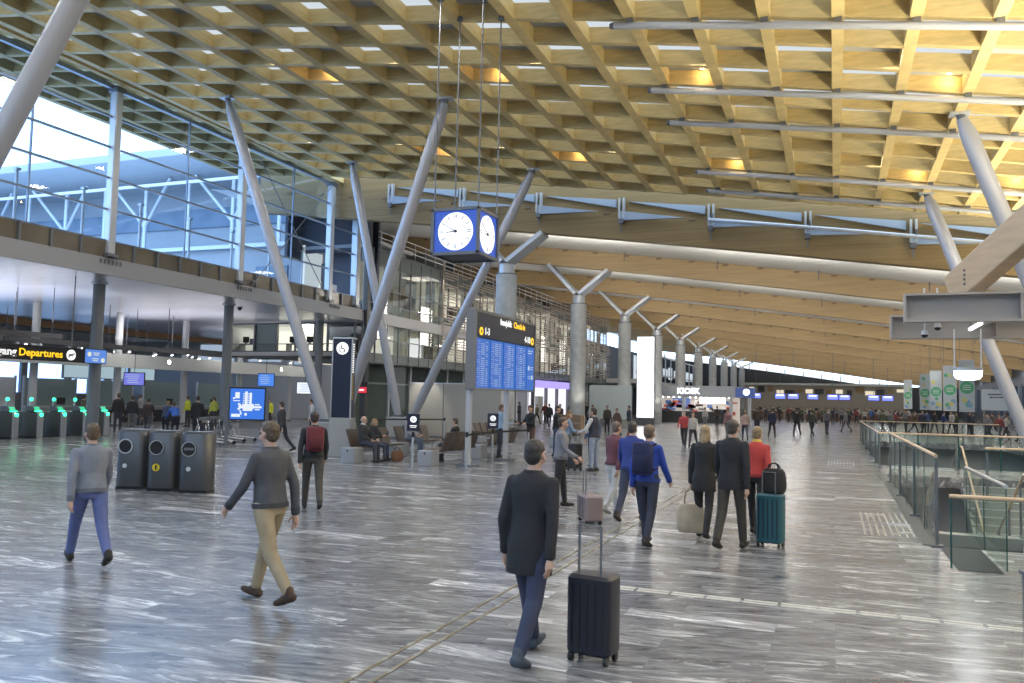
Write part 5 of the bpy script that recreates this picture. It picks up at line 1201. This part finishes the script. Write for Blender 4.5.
P, J = person('person in long black coat and navy jeans walking with a dark suitcase, largest figure', (-2.20, 6.15), H_(-8), 1.76, Pose(thighs=(.36, -.24), knees=(.06, .36), arms=(-.15, -.32), elbows=(.35, .12), lean=.07), (.018, .019, .024), (.035, .045, .09), (.05, .07, .10), (.035, .03, .028), coat=.22)
suitcase('dark navy upright suitcase rolling beside the person in a long black coat', (-1.74, 6.35), H_(-8), (.012, .014, .026), .36, .26, .60, .38)
Pb, Jb = person('person in bright blue jacket and dark narrow trousers walking beside the brass guide', (-2.42, 11.55), H_(-12), 1.72, Pose(thighs=(.22, -.18), knees=(.05, .26), arms=(-.25, .3), elbows=(.35, .5), lean=.05), (.02, .06, .36), (.030, .035, .06), (.02, .018, .018), (.16, .11, .07), female=True)
backpack('dark navy backpack on the person in the bright blue jacket', Pb, Jb, (.012, .018, .07), w=.28, h=.44)
P, J = person('second person in a blue jacket, walking just ahead of the bright blue one', (-3.15, 13.7), H_(-6), 1.74, WALK2, (.03, .055, .25), (.04, .05, .09), hair=(.05, .045, .04))
Pm, Jm = person('tall person in black coat and dark brown trousers beside the fair-haired one', (-1.32, 11.85), H_(-14), 1.82, Pose(thighs=(-.20, .22), knees=(.30, .04), arms=(.25, -.25), elbows=(.3, .2), lean=.05), (.018, .018, .02), (.05, .045, .038), (.025, .02, .018), (.06, .05, .04), coat=.12)
Pw, Jw = person('person in a black winter coat carrying the beige bag, fair hair', (-1.80, 12.6), H_(-6), 1.70, Pose(thighs=(.18, -.18), knees=(.05, .28), arms=(.05, .1), elbows=(.15, .2), lean=.05), (.022, .022, .026), (.028, .027, .03), (.02, .02, .02), (.33, .24, .14), female=True, coat=.20, hairlen=.12)
wp_ = world_pt(Pw, Jw['wriL']+Jw['foL']*.09); soft_bag('beige cloth shopping bag hanging from the hand of the fair-haired person', (wp_.x, wp_.y, wp_.z-.66), H_(10), (.46, .40, .30), .44, .26, .42, .24)
Pr, Jr = person('person in a red jacket and black trousers pulling the teal suitcase', (-1.12, 13.3), H_(-10), 1.70, Pose(thighs=(.26, -.22), knees=(.06, .3), arms=(.2, -.42), elbows=(.3, .12), lean=.09), (.48, .055, .05), (.02, .02, .024), (.02, .018, .02), (.26, .19, .11), female=True, collar=(.55, .42, .06))
ts = suitcase('teal suitcase with ribbed shell rolling behind the person in red', (-.84, 12.35), H_(-14), (.02, .10, .13), .36, .26, .68, .30)
soft_bag('black holdall strapped on top of the teal suitcase', (-.80, 12.37, .745), H_(-14), (.022, .025, .035), .34, .24, .34, .08, 'holdall_bag')
P, J = person('person in black trousers and pale grey top standing on open floor behind the pinkish suitcase', (-4.75, 14.85), H_(-70), 1.70, Pose(thighs=(.14, -.12), knees=(.05, .2), arms=(.2, .3), elbows=(.6, .7), lean=.04), (.22, .22, .25), (.025, .026, .03), hair=(.07, .05, .04))
P, J = person('person in white trousers and maroon top pulling a pinkish case', (-3.62, 14.4), H_(-25), 1.68, PULL, (.16, .06, .08), (.55, .55, .55), (.3, .3, .3), (.14, .1, .08), female=True)
suitcase('low pinkish grey suitcase pulled by the person in white trousers', (-3.72, 13.25), H_(-60), (.26, .20, .20), .60, .30, .40, .40)
# --- middle distance
P, J = person('person with white sleeves, navy vest and blue jeans standing by a black suitcase', (-6.30, 22.75), H_(75), 1.80, Pose(thighs=(.03, -.03), knees=(.03, .03), arms=(.45, .5), elbows=(.8, .7), lean=.02), (.022, .026, .05), (.24, .29, .38), (.06, .06, .06), (.03, .025, .02), sleeves=(.62, .62, .60))
suitcase('tall black suitcase standing in front of the person with white sleeves', (-6.85, 22.75), H_(80), (.02, .02, .022), .44, .28, .70, .38)
P, J = person('person in a light denim jacket with brown hair facing the one with white sleeves', (-7.35, 23.6), H_(-60), 1.68, HOLD, (.20, .28, .40), (.07, .07, .08), hair=(.22, .12, .06), female=True, detail=1, hairlen=.10)
P, J = person('person in dark blue patterned jacket standing in the group by the black suitcase', (-6.75, 24.3), H_(170), 1.70, STAND, (.06, .09, .18), (.05, .05, .06), detail=1)
P, J = person('child in a red top beside the group with the black suitcase', (-5.9, 25.6), H_(120), 1.30, STAND, (.42, .05, .05), (.05, .05, .07), detail=1)
def seatp(sb, k, f): return (sb.x+f*.04, sb.y+.40+.62*(k+.5))
p = seatp(sb1, 0, 1); P, J = person('seated bald person in a black and white sports jacket, first seat of the row', p, H_(-90), 1.78, SIT, (.03, .032, .036), (.045, .05, .075), (.03, .03, .03), bald=True, z=-.015, sleeves=(.028, .03, .034), collar=(.55, .55, .53))
p = seatp(sb1, 1, 1); P, J = person('seated person with wavy fair hair in a dark top looking at a phone', p, H_(-90), 1.66, Pose(thighs=(1.45, 1.4), knees=(1.4, 1.32), arms=(.55, .5), elbows=(1.2, 1.25), lean=-.04, head=(0, -.35)), (.035, .032, .035), (.06, .075, .12), (.03, .03, .03), (.32, .20, .11), female=True, z=-.015, hairlen=.10)
hp = world_pt(P, (J['wriL']+J['wriR'])/2+(J['foL']+J['foR'])*.06); t = thing('mobile_phone', 'small dark phone held by the seated fair-haired person', 'phone', hp, H_(-90)); MB().rbox((0, 0, .05), (.075, .012, .15), .005).build('case', BLACK, t); MB().box((0, -.007, .05), (.066, .002, .135)).build('screen', emit('phone_screen', (.5, .6, .8), .6), t)
soft_bag('brown leather bag on the floor at the feet of the seated couple', (sb1.x+.78, sb1.y+1.45, 0), H_(60), (.20, .10, .055), .40, .22, .32, .10, 'leather_bag')
p = seatp(sb2, 0, 1); P, J = person('seated person in a grey T-shirt and jeans, alone in the second row', p, H_(-90), 1.80, SIT, (.33, .34, .38), (.10, .13, .20), (.5, .5, .5), (.07, .045, .03), z=-.015)
p = seatp(sb3, 2, -1); P, J = person('seated person in black seen from behind in the row by the barrier sign', p, H_(90), 1.76, SIT, (.02, .02, .022), (.04, .045, .06), hair=(.06, .04, .03), z=-.015, detail=1)
p1_ = fl(485, 462); P, J = person('person in a light blue shirt standing behind the blue board', (-10.3, 25.6), H_(-60), 1.80, HOLD, (.35, .50, .68), (.03, .035, .05), hair=(.14, .08, .05), detail=1)
P, J = person('person in a black shirt with folded arms facing the light blue shirt', (-9.62, 26.75), H_(150), 1.80, HOLD, (.02, .02, .02), (.10, .06, .045), hair=(.06, .04, .03), detail=1)
Pc, Jc = person('person in a dark jacket carrying a wide brown board past the belt barrier', (-9.0, 27.6), H_(-75), 1.80, HOLD, (.025, .025, .03), (.06, .08, .14), hair=(.05, .035, .03), detail=1)
cp = world_pt(Pc, (0, .46, 1.14)); t = thing('cardboard_box', 'wide flat brown cardboard box held by a walker at the belt barrier', 'box', (cp.x, cp.y, .90), H_(-20)); MB().box((0, 0, .28), (1.1, .22, .56)).build('carton', mat('cardboard', (.25, .17, .11), .8, noise=.1), t, bevel=.01); MB().box((0, -.112, .28), (1.1, .004, .05)).build('tape', mat('packing_tape', (.35, .26, .17), .3), t)
# --- far people: (pixel of the feet, height, heading, top, trousers, label, pose)
CR = [
 ((684, 447), 1.70, 180, (.42, .06, .06), (.03, .03, .035), 'distant person in a red jacket and black trousers walking toward the camera from the kiosk', WALK, (.2, .14, .1)),
 ((693, 448), 1.62, 175, (.50, .44, .38), (.05, .04, .05), 'distant person in a pale top walking beside the red jacket near the kiosk', WALK2, (.3, .2, .1)),
 ((728, 440), 1.74, 150, (.36, .20, .20), (.10, .09, .09), 'distant person in a dusty pink jacket behind the black coats', STAND, (.1, .07, .05)),
 ((745, 441), 1.70, 10, (.45, .32, .30), (.08, .08, .1), 'distant person in a pale pink coat just above the red jacket', WALK, (.3, .2, .12)),
 ((757, 434), 1.78, 5, (.06, .045, .04), (.04, .04, .05), 'distant person in a dark brown coat behind the red jacket', STAND, (.12, .08, .06)),
 ((772, 438), 1.82, -10, (.025, .03, .06), (.02, .022, .03), 'distant person in a navy coat, first of the dark figures beyond the teal suitcase', WALK2, (.05, .04, .03)),
 ((797, 436), 1.80, 20, (.02, .02, .026), (.03, .03, .035), 'distant person in black beyond the teal suitcase, second of the dark figures', WALK, (.04, .03, .03)),
 ((812, 437), 1.76, 30, (.05, .055, .045), (.035, .035, .03), 'distant person in dark olive walking with one foot forward near the counters', WALK2, (.06, .05, .04)),
 ((827, 434), 1.70, -40, (.10, .10, .12), (.05, .05, .06), 'distant person in grey near the end of the glass railing', STAND, (.2, .15, .1)),
 ((846, 432), 1.72, 60, (.16, .16, .18), (.07, .07, .08), 'distant person in pale grey by the railing where the warning bars lie', WALK, (.15, .1, .08)),
 ((871, 424), 1.75, 90, (.04, .12, .42), (.05, .05, .08), 'distant person in a vivid blue jacket past the railing', STAND, (.1, .07, .05)),
 ((607, 434), 1.72, 200, (.06, .05, .05), (.03, .03, .04), 'distant person in dark clothes before the pale wall panel, first of three', STAND, (.1, .08, .06)),
 ((617, 437), 1.66, 150, (.14, .09, .08), (.05, .05, .06), 'distant person in brown before the pale wall panel, second of three', WALK, (.12, .08, .05)),
 ((629, 436), 1.75, 120, (.05, .06, .09), (.04, .04, .06), 'distant person in slate blue before the pale wall panel, third of three', STAND, (.05, .04, .03)),
 ((586, 425), 1.80, 180, (.02, .02, .025), (.02, .02, .025), 'distant person in black at the foot of the second forked column', STAND, (.04, .03, .03)),
 ((549, 428), 1.76, 190, (.05, .05, .06), (.03, .03, .04), 'distant person walking out of the bright shop opening', WALK, (.06, .04, .03)),
 ((560, 432), 1.80, 170, (.07, .06, .055), (.10, .08, .07), 'distant person in brownish clothes in front of the bright shop opening', WALK2, (.05, .04, .03)),
 ((117, 433), 1.86, 60, (.022, .024, .032), (.045, .05, .07), 'distant person in a black jacket at the end of the ticket gates', STAND, (.05, .04, .03)),
 ((131, 434), 1.76, 50, (.035, .035, .045), (.16, .17, .18), 'distant person in charcoal waiting behind the first waste bin', STAND, (.05, .03, .02)),
 ((147, 435), 1.72, 40, (.05, .035, .04), (.07, .08, .10), 'distant person in dark plum waiting behind the bins', WALK, (.04, .03, .03)),
 ((140, 425), 1.78, 80, (.40, .39, .38), (.08, .08, .1), 'distant person in a white shirt deeper in the security queue', STAND, (.2, .14, .1)),
 ((164, 438), 1.66, 20, (.03, .05, .11), (.03, .03, .05), 'distant person in navy with fair hair behind the middle bin', Pose(thighs=(.3, .2), knees=(.3, .2), arms=(.6, .6), elbows=(.6, .6), lean=.5), (.30, .2, .1)),
 ((175, 439), 1.70, 60, (.03, .12, .50), (.03, .035, .05), 'distant person in a vivid blue jacket bending behind the bins', Pose(thighs=(.3, .2), knees=(.3, .2), arms=(.7, .7), elbows=(.5, .5), lean=.75), (.1, .06, .04)),
 ((196, 441), 1.84, 30, (.018, .018, .022), (.02, .02, .026), 'distant person in black standing behind the slotted bin', STAND, (.04, .03, .03)),
 ((187, 427), 1.74, 100, (.62, .68, .06), (.05, .05, .07), 'distant person in a yellow safety vest in the security hall, closer to the bins', STAND, (.1, .07, .05)),
 ((213, 428), 1.74, 80, (.42, .46, .08), (.05, .05, .06), 'distant person in a dull yellow vest beside the map screen', STAND, (.08, .06, .04)),
 ((269, 429), 1.70, 180, (.68, .70, .05), (.05, .05, .07), 'distant person in a bright yellow vest just right of the map'.replace('just right of the map', 'at the counter past the map'), STAND, (.08, .06, .04)),
 ((311, 437), 1.76, 120, (.55, .58, .64), (.04, .04, .06), 'distant person in a white shirt and dark trousers near the slanted pillar foot', STAND, (.05, .04, .03)),
 ((281, 452), 1.80, 100, (.05, .05, .06), (.03, .035, .05), 'person in dark clothes walking between the map screen and the pillar', WALK, (.06, .04, .03)),
 ((29, 423), 1.70, 90, (.42, .36, .32), (.08, .07, .07), 'distant person in a pale patterned coat behind the gates, first', WALK, (.3, .2, .12)),
 ((46, 424), 1.68, 80, (.48, .42, .36), (.08, .07, .07), 'distant person in a cream coat behind the gates, second', WALK2, (.34, .24, .14)),
 ((56, 424), 1.64, 70, (.40, .30, .24), (.06, .06, .07), 'distant person in a light brown coat behind the gates, third', STAND, (.36, .25, .14)),
 ((85, 424), 1.72, 70, (.30, .25, .22), (.07, .07, .07), 'distant person in taupe behind the last gates', STAND, (.3, .2, .12)),
 ((652, 424), 1.70, 190, (.03, .03, .05), (.03, .03, .04), 'distant person in dark navy at the foot of the glowing pillar', STAND, (.1, .07, .05)),
 ((705, 428), 1.64, 0, (.50, .48, .47), (.2, .2, .22), 'distant person in a white jacket buying at the kiosk counter', STAND, (.1, .07, .05)),
 ((717, 427), 1.74, -10, (.08, .06, .05), (.04, .04, .05), 'distant person in brown buying at the kiosk counter', STAND, (.08, .06, .04)),
]
for (px_, h, hd_, top_, tr_, lab, ps_, hr_) in CR:
    p = fl(*px_); person(lab, (p.x, p.y), H_(hd_), h, ps_, top_, tr_, hair=hr_, detail=0)
# backpack seen from behind in the security queue
# --- crowd at the far counters: small upright figures, copied from a few prototypes
protos = []
for k, ps_ in enumerate((STAND, WALK, HOLD, WALK2)):
    t, J = person('far traveller', (0, 160+k), 0, 1.74, ps_, (.05, .05, .06), (.04, .04, .05), hair=(.06, .045, .035), detail=0); protos.append(t)
pal = [((.04, .045, .07), 'navy'), ((.03, .03, .034), 'black'), ((.20, .05, .05), 'dark red'), ((.16, .16, .17), 'grey'), ((.10, .075, .055), 'brown'), ((.38, .37, .35), 'white'), ((.05, .08, .20), 'blue'), ((.08, .10, .06), 'olive')]
r2 = random.Random(11); n = 0
cells = []
for row, (Y, x0, x1, cnt) in enumerate(((98., -8.5, 7.5, 20), (106., -9.0, 8.5, 22), (70., 3.2, 12.5, 18), (60., 9.2, 12.6, 8), (62., -25.0, -16.2, 9))):
    for q in range(cnt):
        x = x0+(x1-x0)*(q+.5+r2.uniform(-.12, .12))/cnt; cells.append((row, q, x, Y+r2.uniform(-2.2, 2.2)))
RN = ['nearer queue at the far counters', 'second queue at the far counters', 'crowd beyond the stair openings', 'crowd under the hanging banners', 'crowd before the pale wall panel']
for (row, q, x, y) in cells:
    c, cn = pal[r2.randrange(len(pal))]
    src = protos[r2.randrange(4)]; r = src.copy(); COL.objects.link(r); r.location = (x, y, 0); r.rotation_euler = (0, 0, r2.uniform(-3, 3)); s = r2.uniform(.93, 1.05); r.scale = (s, s, s)
    r['label'] = f'tiny far person in {cn}, standing in the {RN[row]}'; r['group'] = f'{cn} figures in the {RN[row]}'
    for ch in src.children:
        d = ch.copy(); COL.objects.link(d); d.parent = r
        if d.name.startswith('jacket'): d.material_slots[0].link = 'OBJECT'; d.material_slots[0].material = cloth(c)
for t in protos:
    for ch in list(t.children): bpy.data.objects.remove(ch)
    bpy.data.objects.remove(t)
# --- person and stroller beyond the corner railing, down the corridor
P, J = person('person in a red jacket and dark trousers coming up behind the escalator railings', (5.9, 24.6), H_(160), 1.78, Pose(thighs=(.3, -.2), knees=(.3, .3), arms=(.2, .3), elbows=(.4, .5), lean=.1), (.22, .03, .035), (.03, .03, .035), hair=(.25, .16, .1), detail=1)
P, J = person('person in dark clothes following the red jacket behind the railings', (7.2, 23.2), H_(140), 1.80, WALK, (.04, .035, .035), (.03, .03, .03), hair=(.06, .04, .03), detail=1)
lp = (3.05, 12.9)
t = thing('stroller', 'pale folded luggage stroller standing behind the wooden corner rail', 'stroller', (2.95, 13.0, 0), .6)
MB().rbox((0, 0, .42), (.34, .22, .52), .06).build('body', mat('pale_lilac_cloth', (.45, .48, .60), .7), t, smooth=True, auto=.7)
b = MB()
for s in (-1, 1): b.tube([(s*.17, .12, .08), (s*.17, -.10, .7), (s*.15, -.3, 1.0)], .014, 8)
b.build('frame', STEELM, t); MB().cyl((-.16, -.3, 1.0), (.16, -.3, 1.0), .02, n=8).build('handle', BLACK, t)
for x in (-.17, .17):
    for y in (-.12, .16): MB().cyl((x-.015, y, .07), (x+.015, y, .07), .07, n=14).build('wheel', BLACK, t)
# ================================================================== LIGHT
w = bpy.data.worlds.new('overcast_sky'); scene.world = w; w.use_nodes = True; nt = w.node_tree; bg = nt.nodes['Background']
tc = nt.nodes.new('ShaderNodeTexCoord'); sp = nt.nodes.new('ShaderNodeSeparateXYZ'); nt.links.new(tc.outputs['Generated'], sp.inputs[0])
rp = nt.nodes.new('ShaderNodeValToRGB'); rp.color_ramp.elements[0].position = .0; rp.color_ramp.elements[0].color = (.50, .70, 1., 1); rp.color_ramp.elements[1].position = .6; rp.color_ramp.elements[1].color = (.60, .78, 1., 1)
nt.links.new(sp.outputs['Z'], rp.inputs['Fac']); nt.links.new(rp.outputs['Color'], bg.inputs['Color']); bg.inputs['Strength'].default_value = 4.2
# daylight through the glass wall
lamp('window_daylight', 'AREA', (XF-1.2, 17, 10.4), 1000, (.55, .74, 1.), 5.5, 44, rot=(0, -PI/2, 0))
# area lamps added at the coffer mouths to fill the floor with light
for i in (-15, -12, -9, -6, -3, 0, 3, 6, 9):
    for j in (-12, -7, -2, 1, 7):
        c = (node(i, j)+node(i+1, j+1))/2
        lamp('coffer_fill', 'AREA', c+Vector((0, 0, .0)), 88 if i < 0 else 120, (1., .96, .90), .8)
# lamps added in mid-air on the stair side, turned up to brighten the coffers
for x, y in ((6, 15), (9, 21), (14, 12), (14, 24), (16, 33), (9, 31), (14, 2)): lamp('ceiling_fill', 'AREA', (x, y, 4.2), 1500, (1., .92, .69), 1.5, 3., rot=(PI, 0, 0)).data.spread = math.radians(146)
# roof lamps washing the far hall
for y in (46, 58, 70, 82, 94, 106, 118, 130):
    for x in (-14, -4, 6, 15):
        lamp('roof_downlight', 'AREA', (x, y, deck_z(x, y)-1.2), 130, (1., .96, .90), 1.2)

for k in range(1, 10):
    for x in (-14, -4, 6, 15): lamp('deck_fill', 'AREA', (x, YC[k]-6.0, deck_z(x, YC[k])-1.5), 240-12*k, (1., .93, .80), 8, .5, rot=(PI-.45, 0, 0))  # lamps added between the beams to brighten the deck and beam faces
# column lamps
for k in range(7):
    o = lamp('column_lamp', 'SPOT', (XC+.9, YC[k]-1.6, 1.6), 60 if k else 25, (1., .95, .84), .12, spot=1.1); aim(o, (XC, YC[k], 3.0))
for y in (44, 51, 58, 65, 72, 79, 86, 93): lamp('facade_fill', 'AREA', (-20.6, y, 7.4), 120, (1, .95, .86), 3, 2, rot=(0, PI/2, 0))  # lamps added in front of the office facade to brighten its louvres
# check-in hall under the slab
for x in (-29, -35, -41):
    for y in (10, 18, 26, 34, 42, 50): lamp('soffit_downlight', 'AREA', (x, y, ZS0-.06), 70, (1., .97, .93), .8)
for y in (16, 26, 36, 46): lamp('track_uplight', 'AREA', (-34, y, 4.7), 240, (.93, .92, 1.), 9, 4., rot=(PI, 0, 0))
# lower level
for y in (16, 22, 36, 44): lamp('lower_lamp', 'AREA', (6.5, y, -.7), 170, (1, .98, .94), 1.5)
for y in (50, 62, 74, 86): lamp('facade_lamp', 'AREA', (FX-2, y, 9.9), 160, (1, .92, .78), 8, 2)
vs = scene.view_settings; vs.view_transform = 'Standard'; vs.look = 'None'; vs.gamma = 1.; vs.exposure = 0.0; vs.use_curve_mapping = False
scene.cycles.max_bounces = 6; scene.cycles.diffuse_bounces = 3; scene.cycles.glossy_bounces = 3; scene.cycles.transparent_max_bounces = 24; scene.cycles.transmission_bounces = 4
scene.cycles.use_denoising = True; scene.cycles.denoiser = 'OPENIMAGEDENOISE'; scene.cycles.sample_clamp_indirect = 4.0; scene.cycles.use_light_tree = True; scene.cycles.caustics_reflective = False; scene.cycles.caustics_refractive = False
